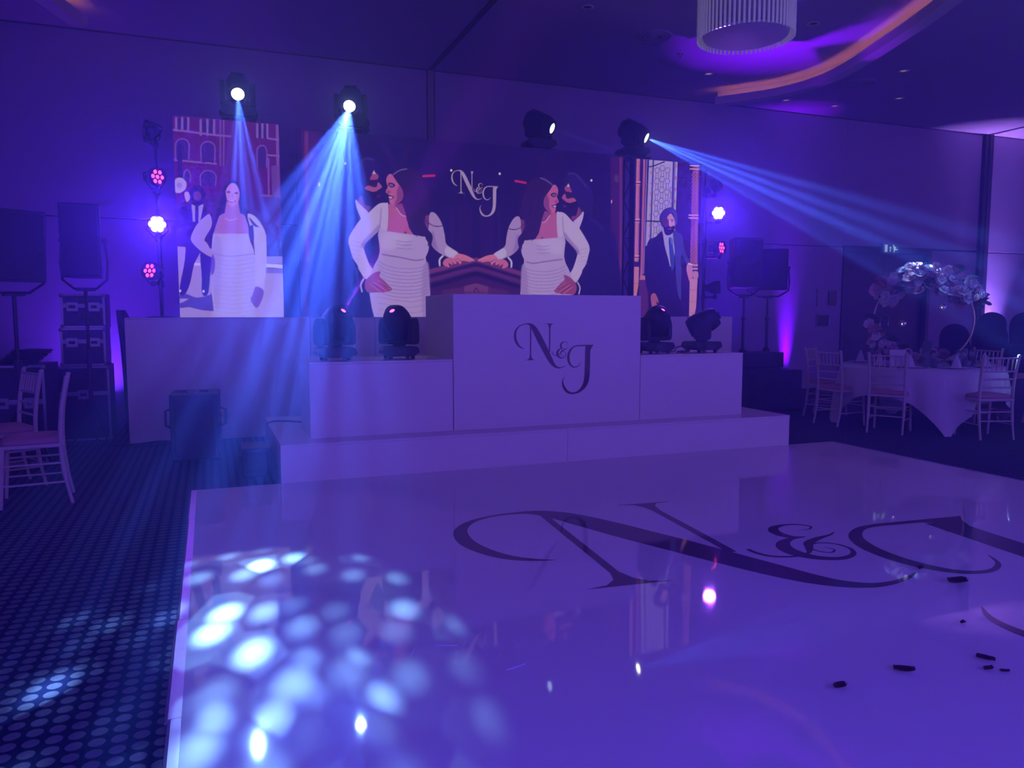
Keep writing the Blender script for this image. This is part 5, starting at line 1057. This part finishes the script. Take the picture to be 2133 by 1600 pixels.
dup(ch0, (-1.22, 6.43, ZF), facing(187), 'chiavari chair on the spotted carpet seen side-on, cut off by the picture edge', 'chiavari chairs on the spotted carpet')
dup(ch0, (-1.545, 7.05, ZF), facing(208), 'chiavari chair on the spotted carpet, just behind the side-on one', 'chiavari chairs on the spotted carpet')

# ---------------------------------------------------------------- round tables
LINEN = mat('white_linen', (0.66, 0.62, 0.64), 0.85, var=0.03, bump=0.05, scale=60)
def round_table(tl, cl, x, y, rad, side, ang):
    t = thing('round_table', tl, 'table', (x, y, ZF), 0)
    MB().lathe([(0, 0.70), (rad - 0.02, 0.70), (rad - 0.01, 0.725), (0, 0.725)], 48).build('tabletop', mat('table_ply', (0.25, 0.18, 0.12), 0.6), t)
    for k in range(4):
        a = k * PI / 2 + 0.5; MB().tube([(0.5 * math.cos(a), 0.5 * math.sin(a), 0), (0.42 * math.cos(a), 0.42 * math.sin(a), 0.70)], 0.016, 8).build('leg', BLACKM, t)
    n = 144; a2 = side / 2; vs = [(0, 0, 0.735)]; rings = 16
    for i in range(1, rings + 1):
        for k in range(n):
            th = 2 * PI * k / n; q = th - ang; bd = a2 / max(abs(math.cos(q)), abs(math.sin(q)))
            bd = min(bd, a2 * 1.39)
            if i <= 4: r, z = rad * i / 4, 0.735
            else:
                u = (i - 4) / (rings - 4); drop = (bd - rad) * u
                fold = 0.035 * math.sin(th * 13 + 1.2 * math.sin(th * 3)) + 0.02 * math.sin(th * 23)
                cr = max(0, math.cos(4 * q - PI)) ** 2
                r = rad + 0.012 * min(1, u * 6) + (0.30 * cr * (bd - rad) * u * 0.35) + fold * min(1, u * 1.6); z = 0.735 - 0.012 * min(1, u * 5) - drop * 0.97
            vs.append((r * math.cos(th), r * math.sin(th), z))
    fs = [(0, 1 + k, 1 + (k + 1) % n) for k in range(n)]
    for i in range(rings - 1):
        for k in range(n): fs.append((1 + i * n + k, 1 + (i + 1) * n + k, 1 + (i + 1) * n + (k + 1) % n, 1 + i * n + (k + 1) % n))
    c = MB().add(vs, fs, None, True).build('tablecloth', LINEN, loc=(x, y, ZF)); tag(c, cl, 'tablecloth')
TX, TY, TZ = 8.10, 7.00, 0.735 + ZF + 0.001
round_table('round banquet table under the flower hoop', 'white cloth on the flower table, one corner hanging almost to the carpet', TX, TY, 0.90, 2.42, R(-76))
round_table('round banquet table at the picture edge', 'white cloth on the table at the picture edge', 9.75, 5.05, 0.90, 2.42, R(20))
# place settings
CHINA = mat('white_china', (0.75, 0.73, 0.74), 0.15, var=0.02); CLEAR = mat('clear_glass', (0.95, 0.95, 1.0), 0.02, var=0.01, trans=0.92, ior=1.45)
NAPK = mat('folded_napkin', (0.62, 0.56, 0.60), 0.9); STEELM = mat('cutlery_steel', (0.6, 0.6, 0.62), 0.2, 1.0)
def plate(): return MB().lathe([(0, 0.004), (0.085, 0.004), (0.10, 0.012), (0.135, 0.018), (0.135, 0.022), (0.098, 0.016), (0.08, 0.008), (0, 0.008)], 32)
def wine(h=0.20, r=0.036): return MB().lathe([(0, 0), (0.033, 0), (0.032, 0.004), (0.005, 0.008), (0.0045, h * 0.45), (r * 0.6, h * 0.52), (r, h * 0.68), (r * 0.82, h), (r * 0.78, h), (r * 0.94, h * 0.68), (r * 0.55, h * 0.54), (0, h * 0.49)], 18)
def tumbler(): return MB().lathe([(0, 0), (0.03, 0), (0.034, 0.10), (0.031, 0.10), (0.028, 0.008), (0, 0.008)], 18)
def napkin(): return MB().lathe([(0.055, 0), (0.045, 0.05), (0.022, 0.11), (0.004, 0.15)], 7, smooth=False)
first = {}
def place(kind, fn, m, label, cat, x, y, z, rz=0.0, group=None):
    if kind in first: o = first[kind].copy(); COL.objects.link(o)
    else: o = fn().build(kind, m); first[kind] = o
    o.location = (x, y, z); o.rotation_euler = (0, 0, rz); return tag(o, label, cat, group)
seats = [(183, 'nearest the subwoofer'), (212, 'behind the middle chair'), (252, 'before the low tablecloth corner'), (292, 'at the bare side of the table'), (118, 'at the far side by the door'), (0, 'at the far side under the dark post'), (325, 'towards the picture edge')]
for a, nm in seats:
    c, s = math.cos(R(a)), math.sin(R(a)); q = lambda r, tt: (TX + r * c - tt * s, TY + r * s + tt * c)
    px, py = q(0.70, 0); place('dinner_plate', plate, CHINA, 'white dinner plate on the flower table, ' + nm, 'plate', px, py, TZ, 0, 'dinner plates on the flower table')
    place('napkin', napkin, NAPK, 'folded napkin standing on the plate, ' + nm, 'napkin', px, py, TZ + 0.009, a, 'folded napkins on the flower table')
    for k, (r, tt) in enumerate(((0.52, 0.13), (0.50, 0.21))):
        gx, gy = q(r, tt); place('wine_glass', wine, CLEAR, ('clear wine glass by the plate, ' if k == 0 else 'second wine glass, further from the plate, ') + nm, 'glass', gx, gy, TZ, 0, 'wine glasses on the flower table')
    gx, gy = q(0.54, -0.16); place('tumbler', tumbler, CLEAR, 'clear water tumbler, ' + nm, 'glass', gx, gy, TZ, 0, 'tumblers on the flower table')
    for k, tt in enumerate((0.165, -0.165)):
        kx, ky = q(0.70, tt); place('table_knife' if k == 0 else 'table_fork', lambda: MB().box((0, 0, 0.004), (0.20, 0.016, 0.003), bev=0.001).box((0.06, 0, 0.004), (0.08, 0.022, 0.002)), STEELM, ('steel knife beside the plate, ' if k == 0 else 'steel fork beside the plate, ') + nm, 'cutlery', kx, ky, TZ, R(a), 'cutlery on the flower table')
# menu card
vx, vy = -0.757, -0.653            # from the table towards the camera
mc = thing('menu_card', 'white printed menu card standing on the flower table', 'card', (TX - 0.62, TY - 0.22, TZ), R(-40))
for s_ in (-1, 1): MB().box((0, s_ * 0.03, 0.10), (0.17, 0.003, 0.205), T((0, 0, 0)) @ RX(s_ * 0.28)).build('leaf', mat('card_stock', (0.74, 0.72, 0.73), 0.7), mc)
for k in range(6): MB().box((0, -0.0325, 0.165 - 0.022 * k), ((0.12, 0.09, 0.13, 0.10, 0.12, 0.07)[k], 0.001, 0.005), RX(-0.28)).build('print_line', mat('print_ink', (0.08, 0.06, 0.07), 0.7), mc)
# hoop of flowers
def petal_flower(rr, seed):
    rnd = random.Random(seed); mb = MB()
    for ring, (n, r0, up) in enumerate(((7, 1.0, 0.25), (6, 0.72, 0.6), (4, 0.42, 0.95))):
        for k in range(n):
            a = 2 * PI * k / n + ring * 0.5 + rnd.uniform(-0.15, 0.15); w = rr * r0 * 0.62; c, s = math.cos(a), math.sin(a); l = rr * r0 * rnd.uniform(0.9, 1.1)
            P = [(0, 0, 0), (l * 0.55, -w * 0.8, rr * up * 0.45), (l * 0.55, w * 0.8, rr * up * 0.45), (l, -w * 0.45, rr * up), (l, w * 0.45, rr * up), (l * 1.05, 0, rr * up * 0.9), (l * 0.5, 0, rr * up * 0.25)]
            mb.add([(p[0] * c - p[1] * s, p[0] * s + p[1] * c, p[2]) for p in P], [(0, 1, 6), (0, 6, 2), (1, 3, 5, 6), (6, 5, 4, 2)], None, True)
    return mb.ball((0, 0, rr * 0.3), rr * 0.3, 8, 5)
def leaf(l):
    mb = MB(); P = [(0, 0, 0), (l * 0.35, -l * 0.2, 0.01), (l * 0.35, l * 0.2, 0.01), (l * 0.7, -l * 0.17, 0), (l * 0.7, l * 0.17, 0), (l, 0, -l * 0.1), (l * 0.5, 0, -l * 0.04)]
    return mb.add(P, [(0, 1, 6), (0, 6, 2), (1, 3, 6), (6, 4, 2), (3, 5, 6), (6, 5, 4)], None, True)
FW = mat('white_petals', (0.86, 0.82, 0.86), 0.7, var=0.06); FP = mat('blush_petals', (0.72, 0.42, 0.44), 0.7, var=0.12); FD = mat('dusky_rose_petals', (0.42, 0.14, 0.20), 0.7, var=0.15); LFM = mat('eucalyptus_leaf', (0.07, 0.11, 0.08), 0.6, var=0.3)
hp = thing('flower_hoop', 'tall gold hoop dressed with white and blush flowers on the round table', 'centrepiece', (TX, TY, TZ), math.atan2(-0.757, 0.653))
HR, HZ = 0.545, 0.54
MB().tube([(HR * math.cos(a), 0, HZ + HR * math.sin(a)) for a in [2 * PI * k / 64 for k in range(64)]], 0.0095, 8, closed=True).build('hoop', mat('gold_hoop', (0.75, 0.55, 0.32), 0.35, 0.6), hp)
MB().box((0, 0, 0.006), (0.36, 0.14, 0.012), bev=0.003).build('hoop_base', 'gold_hoop', hp)
rf = random.Random(3); FL = []
for m_ in (FW, FP, FD):
    for sd in range(2): FL.append((m_, petal_flower(1.0, sd + 5).build('flower', m_)))
for m_, o in FL: COL.objects.unlink(o)
LF = leaf(1.0).build('leaf', LFM); COL.objects.unlink(LF)
def put(src, x, y, z, sc, nrm):
    o = bpy.data.objects.new(src.name.split('.')[0], src.data); COL.objects.link(o); o.parent = hp; o.location = (x, y, z); o.scale = (sc, sc, sc)
    o.rotation_euler = Vector(nrm).to_track_quat('Z', 'Y').to_euler(); return o
for k in range(130):
    a = R(rf.uniform(26, 152)); dr = rf.uniform(-0.17, 0.15); y = rf.uniform(-0.15, 0.10)
    x, z = (HR + dr) * math.cos(a), HZ + (HR + dr) * math.sin(a) * 0.96
    f = (R(150) - a) / R(120); pick = rf.random(); m_ = FW if pick > 0.18 + 0.55 * f else (FP if rf.random() > 0.35 * f + 0.1 else FD)
    put(rf.choice([o for q, o in FL if q is m_]), x, y, z, rf.uniform(0.038, 0.078), (math.cos(a) * 0.7 + rf.uniform(-0.4, 0.4), -0.9, math.sin(a) * 0.8 + rf.uniform(-0.5, 0.3)))
for k in range(56):
    a = R(rf.uniform(176, 305)); dr = rf.uniform(-0.10, 0.09); y = rf.uniform(-0.12, 0.08); m_ = rf.choice((FW, FP, FP, FD))
    put(rf.choice([o for q, o in FL if q is m_]), (HR + dr) * math.cos(a), y, max(0.06, HZ + (HR + dr) * math.sin(a)), rf.uniform(0.03, 0.062), (math.cos(a) * 0.6 + rf.uniform(-0.4, 0.4), -0.9, rf.uniform(0, 0.8)))
for k in range(14):
    put(rf.choice(FL)[1], rf.uniform(-0.34, 0.42), rf.uniform(-0.16, 0.1), rf.uniform(0.05, 0.17), rf.uniform(0.035, 0.07), (rf.uniform(-0.4, 0.4), -0.8, 0.7))
for k in range(100):
    a = R(rf.uniform(15, 160) if k < 56 else rf.uniform(165, 310)); dr = rf.uniform(-0.16, 0.16)
    put(LF, (HR + dr) * math.cos(a), rf.uniform(-0.12, 0.12), max(0.05, HZ + (HR + dr) * math.sin(a)), rf.uniform(0.09, 0.16), (rf.uniform(-1, 1), -0.8, rf.uniform(-1, 1)))
# glass baubles with tea lights hanging inside the hoop, a tall vase
for k, (x, z, zz) in enumerate(((-0.22, 0.50, 0.95), (0.20, 0.70, 1.02))):
    b = thing('candle_bauble', ('lower' if k == 0 else 'upper') + ' glass bauble with a tea light, hung inside the flower hoop', 'candle holder', (TX + x * 0.653, TY - x * 0.757, TZ + z), 0, 'glass candle baubles in the hoop')
    MB().lathe([(0.018, 0.045), (0.04, 0.028), (0.048, 0), (0.036, -0.032), (0, -0.046)], 18).build('globe', CLEAR, b); MB().lathe([(0, -0.036), (0.02, -0.036), (0.02, -0.02), (0, -0.02)], 12).build('tea_light', CHINA, b)
    MB().ball((0, 0, -0.008), (0.004, 0.004, 0.009), 8, 6).build('flame', mat('candle_flame', (1, 0.8, 0.5), 0.5, emit=(1.0, 0.75, 0.5), es=25), b); MB().tube([(0, 0, 0.045), (0, 0, zz - z)], 0.0015, 4).build('string', mat('nylon_string', (0.4, 0.4, 0.4), 0.5), b)
va = tag(MB().lathe([(0, 0), (0.055, 0), (0.055, 0.30), (0.05, 0.30), (0.05, 0.012), (0, 0.012)], 20).build('glass_vase', CLEAR, loc=(TX - 0.18, TY - 0.24, TZ)), 'tall clear cylinder vase before the flower hoop', 'vase')
for k, (x, y) in enumerate(((-0.34, -0.06), (0.08, -0.38))):
    v = thing('votive', 'small glass votive on the flower table, ' + ('left of the vase' if k == 0 else 'right of the vase'), 'candle holder', (TX + x, TY + y, TZ), 0, 'votives on the flower table')
    MB().lathe([(0, 0), (0.034, 0), (0.038, 0.07), (0.035, 0.07), (0.031, 0.008), (0, 0.008)], 16).build('cup', CLEAR, v); MB().ball((0, 0, 0.04), (0.004, 0.004, 0.009), 8, 6).build('flame', 'candle_flame', v); MB().lathe([(0, 0.009), (0.028, 0.009), (0.028, 0.03), (0, 0.03)], 14).build('wax', CHINA, v)
# dark upholstered chairs stacked against the far side
UPM = mat('navy_upholstery', (0.018, 0.018, 0.045), 0.8)
def banquet(label, loc, rz):
    t = thing('stacking_chair', label, 'chair', loc, rz, 'stacked round-backed chairs')
    ar = [(-0.20, 0.0), (-0.215, 0.25), (-0.20, 0.40), (-0.13, 0.50), (0, 0.54), (0.13, 0.50), (0.20, 0.40), (0.215, 0.25), (0.20, 0.0)]; pl = [tuple(p) for p in spline(ar, 4)]
    MB().prism(pl, 0.05, T((0, -0.20, 0.46)) @ RX(PI / 2 - 0.1)).build('backrest', UPM, t); MB().box((0, 0.0, 0.45), (0.43, 0.43, 0.07), bev=0.025).build('seat', UPM, t)
    for sx in (-1, 1):
        MB().tube([(sx * 0.19, -0.24, 0), (sx * 0.19, -0.20, 0.45), (sx * 0.19, -0.22, 0.7)], 0.012, 6).build('leg', BLACKM, t); MB().tube([(sx * 0.19, 0.20, 0), (sx * 0.19, 0.18, 0.43)], 0.012, 6).build('leg', BLACKM, t)
    return t
bq = None
for i, (x, y, a) in enumerate(((11.85, 8.80, 140), (12.25, 8.55, 132), (12.72, 8.34, 150), (13.2, 8.0, 138), (11.2, 9.0, 135))):
    for k in range(3 if i < 4 else 2):
        lb = ('lowest', 'middle', 'topmost')[k] + ' dark chair in the ' + ('first', 'second', 'third', 'fourth', 'hindmost')[i] + ' stack beyond the flower table'
        if bq is None: bq = banquet(lb, (x, y, ZF), facing(a + 90))
        else: dup(bq, (x + 0.03 * k * math.cos(R(a)), y + 0.03 * k * math.sin(R(a)), ZF + 0.19 * k), facing(a + 90), lb)

# ---------------------------------------------------------------- chandelier, ceiling fittings
ROD = mat('ribbed_glass_rod', (0.75, 0.75, 0.85), 0.12, var=0.25, scale=60, trans=0.35, emit=(0.45, 0.42, 0.75), es=0.10)  # faint emission put into the glass as its sheen; rods are no lamps
CX, CY, CB, CR = 4.93, 6.42, 3.99, 0.45
cd = thing('chandelier', 'drum chandelier of hanging ribbed glass rods', 'chandelier', (CX, CY, CB))
MB().lathe([(0, 0.02), (CR - 0.06, 0.02), (CR - 0.05, 0.03), (CR - 0.05, 0.045), (0, 0.045)], 64).build('diffuser', mat('frosted_diffuser', (0.55, 0.52, 0.62), 0.6, trans=0.0), cd)
MB().lathe([(CR - 0.05, 0.05), (CR - 0.045, 0.05), (CR - 0.045, 0.62), (CR - 0.05, 0.62)], 64).build('inner_shade', mat('inner_shade_fabric', (0.34, 0.30, 0.42), 0.7), cd)
MB().lathe([(0, 0.62), (CR + 0.01, 0.62), (CR + 0.01, 0.65), (0, 0.65)], 64).build('top_disc', mat('chandelier_chrome', (0.6, 0.6, 0.65), 0.2, 1.0), cd)
MB().tube([(0, 0, 0.65), (0, 0, ZC - CB)], 0.015, 8).build('stem', 'chandelier_chrome', cd)
rod = None
for k in range(64):
    a = 2 * PI * k / 64
    if rod is None:
        zz = [i * 0.62 / 14 for i in range(15)]; rod = MB().tube([(0, 0, z) for z in zz], [0.0125 if i % 2 else 0.0105 for i in range(15)], 8).build('glass_rod', ROD, cd); o = rod
    else: o = rod.copy(); COL.objects.link(o); o.parent = cd
    o.location = (CR * math.cos(a), CR * math.sin(a), 0.0)
DLR = mat('downlight_trim', (0.6, 0.58, 0.6), 0.4)
DL = [(6.93, 9.85, 'left of the warm cove, nearest the wall'), (8.96, 10.57, 'between the cove and the wall'), (9.97, 10.56, 'over the exit side, nearest the wall'), (9.47, 8.71, 'right of the cove bend'), (10.6, 9.81, 'above the exit door side'), (6.92, 7.73, 'beside the chandelier'), (4.15, 8.27, 'near the ceiling track')]
for i, (x, y, nm) in enumerate(DL):
    d = thing('downlight', 'small round ceiling downlight ' + nm, 'downlight', (x, y, ZC), 0, 'ceiling downlights')
    MB().lathe([(0.045, 0.0), (0.075, -0.004), (0.078, -0.008), (0.05, -0.012), (0.045, -0.006)], 24).build('trim_ring', DLR, d)
    MB().lathe([(0, -0.003), (0.045, -0.003), (0.045, -0.001), (0, -0.001)], 20).build('lamp', mat('dim_warm_lamp', (0.8, 0.7, 0.65), 0.4, emit=(0.9, 0.55, 0.6), es=0.35 if i not in (5, 6) else 0.35) if i not in (5, 6) else GLASSB, d)
for i, (x, y, r, nm) in enumerate(((5.35, 8.81, 0.24, 'between the track and the chandelier'), (9.33, 9.39, 0.24, 'beyond the warm cove'))):
    d = thing('air_diffuser', 'round stepped ceiling air vent ' + nm, 'vent', (x, y, ZC), 0, 'ceiling air vents')
    for k in range(4): q = r * (1 - 0.23 * k); MB().lathe([(q, -0.001), (q - 0.008, -0.022), (q - 0.035, -0.012), (q - 0.03, -0.001)], 40).build('ring', CEILM, d)
    MB().lathe([(0, -0.016), (0.04, -0.012), (0.05, -0.001)], 20).build('hub', CEILM, d)
sp = thing('sprinkler', 'tiny chrome sprinkler head on the ceiling', 'sprinkler', (6.05, 9.26, ZC)); MB().lathe([(0, -0.05), (0.022, -0.048), (0.008, -0.04), (0.01, -0.012), (0.035, -0.006), (0.036, 0)], 14).build('nozzle', 'chandelier_chrome', sp)
MB().lathe([(0.03, -0.002), (0.045, -0.006), (0.045, 0)], 16).build('escutcheon', 'chandelier_chrome', sp)
# exit sign
ex = thing('exit_sign', 'emergency exit sign with running figure above the dark door', 'sign', (11.93, YW - 0.06, 2.46))
MB().box((0, 0, 0.09), (0.41, 0.05, 0.19), bev=0.006).build('case', mat('sign_case', (0.3, 0.3, 0.32), 0.5), ex)
MB().box((0, -0.027, 0.09), (0.385, 0.004, 0.165)).build('sign_face', mat('sign_green', (0.0, 0.10, 0.09), 0.4, emit=(0.008, 0.03, 0.09), es=1.0), ex)
SG = mat('sign_white', (0.6, 0.7, 0.7), 0.4, emit=(0.22, 0.34, 0.75), es=1.0)
MB().box((-0.125, -0.030, 0.09), (0.065, 0.003, 0.135)).build('door_symbol', SG, ex)
MB().prism([(-0.012, 0.035), (0.012, 0.035), (0.009, 0.10), (0.035, 0.10), (0.0, 0.135), (-0.035, 0.10), (-0.009, 0.10)], 0.003, T((-0.022, -0.029, -0.005)) @ RX(PI / 2)).build('arrow_symbol', SG, ex)
rm = MB().lathe([(0, 0), (0.017, 0), (0.017, 0.003), (0, 0.003)], 12, (0, 0, 0), T((0.055, -0.029, 0.145)) @ RX(PI / 2))
for pts, w in ((((0.062, 0.125), (0.10, 0.072)), 0.03), (((0.10, 0.072), (0.078, 0.058), (0.068, 0.025)), 0.02), (((0.10, 0.075), (0.125, 0.07), (0.155, 0.075)), 0.02), (((0.07, 0.118), (0.10, 0.122), (0.12, 0.10)), 0.013), (((0.075, 0.10), (0.055, 0.08)), 0.013)):
    for (xa, za), (xb, zb) in zip(pts, pts[1:]):
        L_ = math.hypot(xb - xa, zb - za); rm.box((0, 0, 0), (L_ + w * 0.5, 0.003, w), T(((xa + xb) / 2, -0.0305, (za + zb) / 2)) @ RY(-math.atan2(zb - za, xb - xa)))
rm.build('runner_symbol', SG, ex)
# wall plates left of the door
def wall_plate(name, label, cat, x, z, w, h, inner=None):
    t = thing(name, label, cat, (x, YW, z)); fm = mat('plate_frame', (0.30, 0.26, 0.28), 0.5)
    for a, b in (((-w / 2, -0.02, -h / 2), (w / 2, 0, -h / 2 + 0.02)), ((-w / 2, -0.02, h / 2 - 0.02), (w / 2, 0, h / 2)), ((-w / 2, -0.02, -h / 2 + 0.02), (-w / 2 + 0.02, 0, h / 2 - 0.02)), ((w / 2 - 0.02, -0.02, -h / 2 + 0.02), (w / 2, 0, h / 2 - 0.02))): MB().span(a, b).build('frame_bar', fm, t)
    MB().span((-w / 2 + 0.02, -0.008, -h / 2 + 0.02), (w / 2 - 0.02, 0, h / 2 - 0.02)).build('plate', inner or WALLM, t); return t
t = wall_plate('wall_cabinet', 'pale shallow wall cabinet with a dark control panel, by the dark door', 'cabinet', 10.515, 1.615, 0.45, 0.33)
MB().span((0.03, -0.03, -0.12), (0.215, -0.008, 0.13), bev=0.004).build('control_panel', SCREENM, t)
wall_plate('wall_panel', 'dark square control plate on the wall below the cabinet', 'panel', 10.435, 1.21, 0.29, 0.24, SCREENM)
# wall uplights
UL = mat('uplight_lens', (0.6, 0.2, 1), 0.3, emit=(0.35, 0.03, 1.0), es=6.0)
def uplight(label, x, y, color, power, ang, lean=0.12, lm=UL):
    t = thing('uplight', label, 'uplight', (x, y, ZF), 0, 'wall uplights')
    MB().box((0, 0, 0.07), (0.16, 0.12, 0.12), bev=0.012).build('housing', BLACKP, t); MB().box((0, 0, 0.1325), (0.13, 0.10, 0.006)).build('lens', lm, t)
    for sx in (-1, 1): MB().box((sx * 0.085, 0, 0.05), (0.01, 0.05, 0.10)).build('bracket', BLACKM, t)
    lamp('uplight_beam', 'AREA', (0, 0, 0.145), color, power, (0, lean, 1.145), parent=t, shape='RECTANGLE', size=0.14, size_y=0.05, spread=R(ang))
uplight('purple uplight on the carpet behind the subwoofer', 9.62, YW - 0.09, (0.09, 0.0, 1.0), 20, 24, 0.05)
uplight('bright violet uplight in the corner beside the dark post', 14.68, YW - 0.11, (0.15, 0.085, 1.0), 170, 44, 0.08)
uplight('unseen blue uplight behind the road cases, brightening the wall', -1.25, YW - 0.45, (0.10, 0.02, 1.0), 45, 120)  # lamp out of sight, turned up to lift the wall behind the loudspeakers
uplight('purple uplight hidden behind the tall plinths, washing the ceiling cove', 7.0, 9.85, (0.10, 0.0, 1.0), 70, 36, -0.32)
# fallen petals on the dance floor
PT = mat('dark_petal', (0.05, 0.012, 0.02), 0.6)
def petal(s, seed):
    rnd = random.Random(seed); n = 7; vs = []
    for i in range(n):
        for j in range(3):
            u = i / (n - 1); w = s * 0.62 * math.sin(PI * (0.12 + 0.8 * u)); vs.append(((u - 0.5) * s * 2, (j - 1) * w, 0.002 + s * (0.35 * (j - 1) ** 2 + rnd.uniform(0.05, 0.25) * (2 * u - 1) ** 2)))
    return MB().add(vs, [(i * 3 + j, (i + 1) * 3 + j, (i + 1) * 3 + j + 1, i * 3 + j + 1) for i in range(n - 1) for j in range(2)], None, True)
for i, (x, y, s, a, lb) in enumerate(((3.46, 2.93, 0.022, 30, 'dark petal at the tip of the letter tail'), (3.45, 2.70, 0.042, -10, 'largest curled dark petal, below the letter tail'), (2.08, 2.07, 0.024, 10, 'lone dark petal nearest the camera'), (2.40, 2.08, 0.028, -35, 'long dark petal between the lone one and the cluster'), (2.78, 2.04, 0.024, -60, 'forked dark petal topmost of the cluster'), (2.71, 1.975, 0.018, 0, 'round dark petal in the cluster'), (2.752, 1.94, 0.013, -25, 'smallest dark petal of the cluster'), (3.02, 2.33, 0.014, 20, 'tiny dark petal near the picture edge'))):
    o = petal(s * 1.35, i).build('petal', PT, loc=(x, y, 0.0006), rot=(0, 0, R(a))); tag(o, lb + ' on the white floor', 'petal', 'fallen petals on the dance floor')
# film scraps on the floor; plain white stands in for their highlights
for i, (x, y, a) in enumerate(((0.72, 2.93, 60), (0.86, 2.93, -20), (1.05, 2.65, 15))):
    o = MB().box((0, 0, 0.001), (0.09, 0.004, 0.002)).build('confetti_strip', mat('white_glint_film', (0.9, 0.9, 0.92), 0.4, 0.0), loc=(x, y, 0.0006), rot=(0, 0, R(a))); tag(o, ('first', 'second', 'third')[i] + ' silver strip in the spotlit patch, its shine painted as white', 'confetti', 'silver strips on the dance floor')

# ---------------------------------------------------------------- the light of the fixtures built above
for i, ((a, b), ang, pw) in enumerate(zip(BEAM, (7.6, 16.5, 5, 18), (10000, 36000, 4000, 64000))):
    l = lamp('beam', 'SPOT', a, (0.105, 0.235, 1.0), pw, b, spot_size=R(ang), spot_blend=0.5, shadow_soft_size=0.012)
    gobo(l, (40, 32, 40, 15)[i], 3.3 + i * 2.1, 0.04, 0.46, 0.06, (3.2, 4.5, 2, 1.8)[i])
for i, (p, d) in enumerate(LOWB[:2]):
    lamp('low_beam', 'SPOT', p, (1.0, 0.03, 0.9), (2000, 900, 60, 60)[i], p + d, spot_size=R(9), spot_blend=0.6, shadow_soft_size=0.01)
for loc, d, lm, lb, px in PARS:
    if lm is not LEDHOT: continue
    d = Vector(d).normalized(); hot = lm is LEDHOT
    lamp('par_wash', 'SPOT', Vector(loc) + d * 0.10, (0.14, 0.02, 1.0) if hot else (0.35, 0.02, 0.9), 200 if hot else 25, Vector(loc) + d, spot_size=R(100 if hot else 60), spot_blend=1.0, shadow_soft_size=0.08)

# ---------------------------------------------------------------- haze in the whole hall
hz = bpy.data.materials.new('stage_haze'); hz.use_nodes = True; nt = hz.node_tree; nt.nodes.remove(nt.nodes['Principled BSDF'])
vs = nt.nodes.new('ShaderNodeVolumeScatter'); vs.inputs['Color'].default_value = (0.22, 0.30, 1.0, 1); vs.inputs['Density'].default_value = 0.078; vs.inputs['Anisotropy'].default_value = 0.7
nt.links.new(vs.outputs[0], nt.nodes['Material Output'].inputs['Volume'])
o = MB().span((-5.9, -2.9, ZF + 0.004), (21.9, YW + 0.04, ZC - 0.02)).build('haze', hz); tag(o, 'thin blue stage haze filling the hall', kind='stuff')
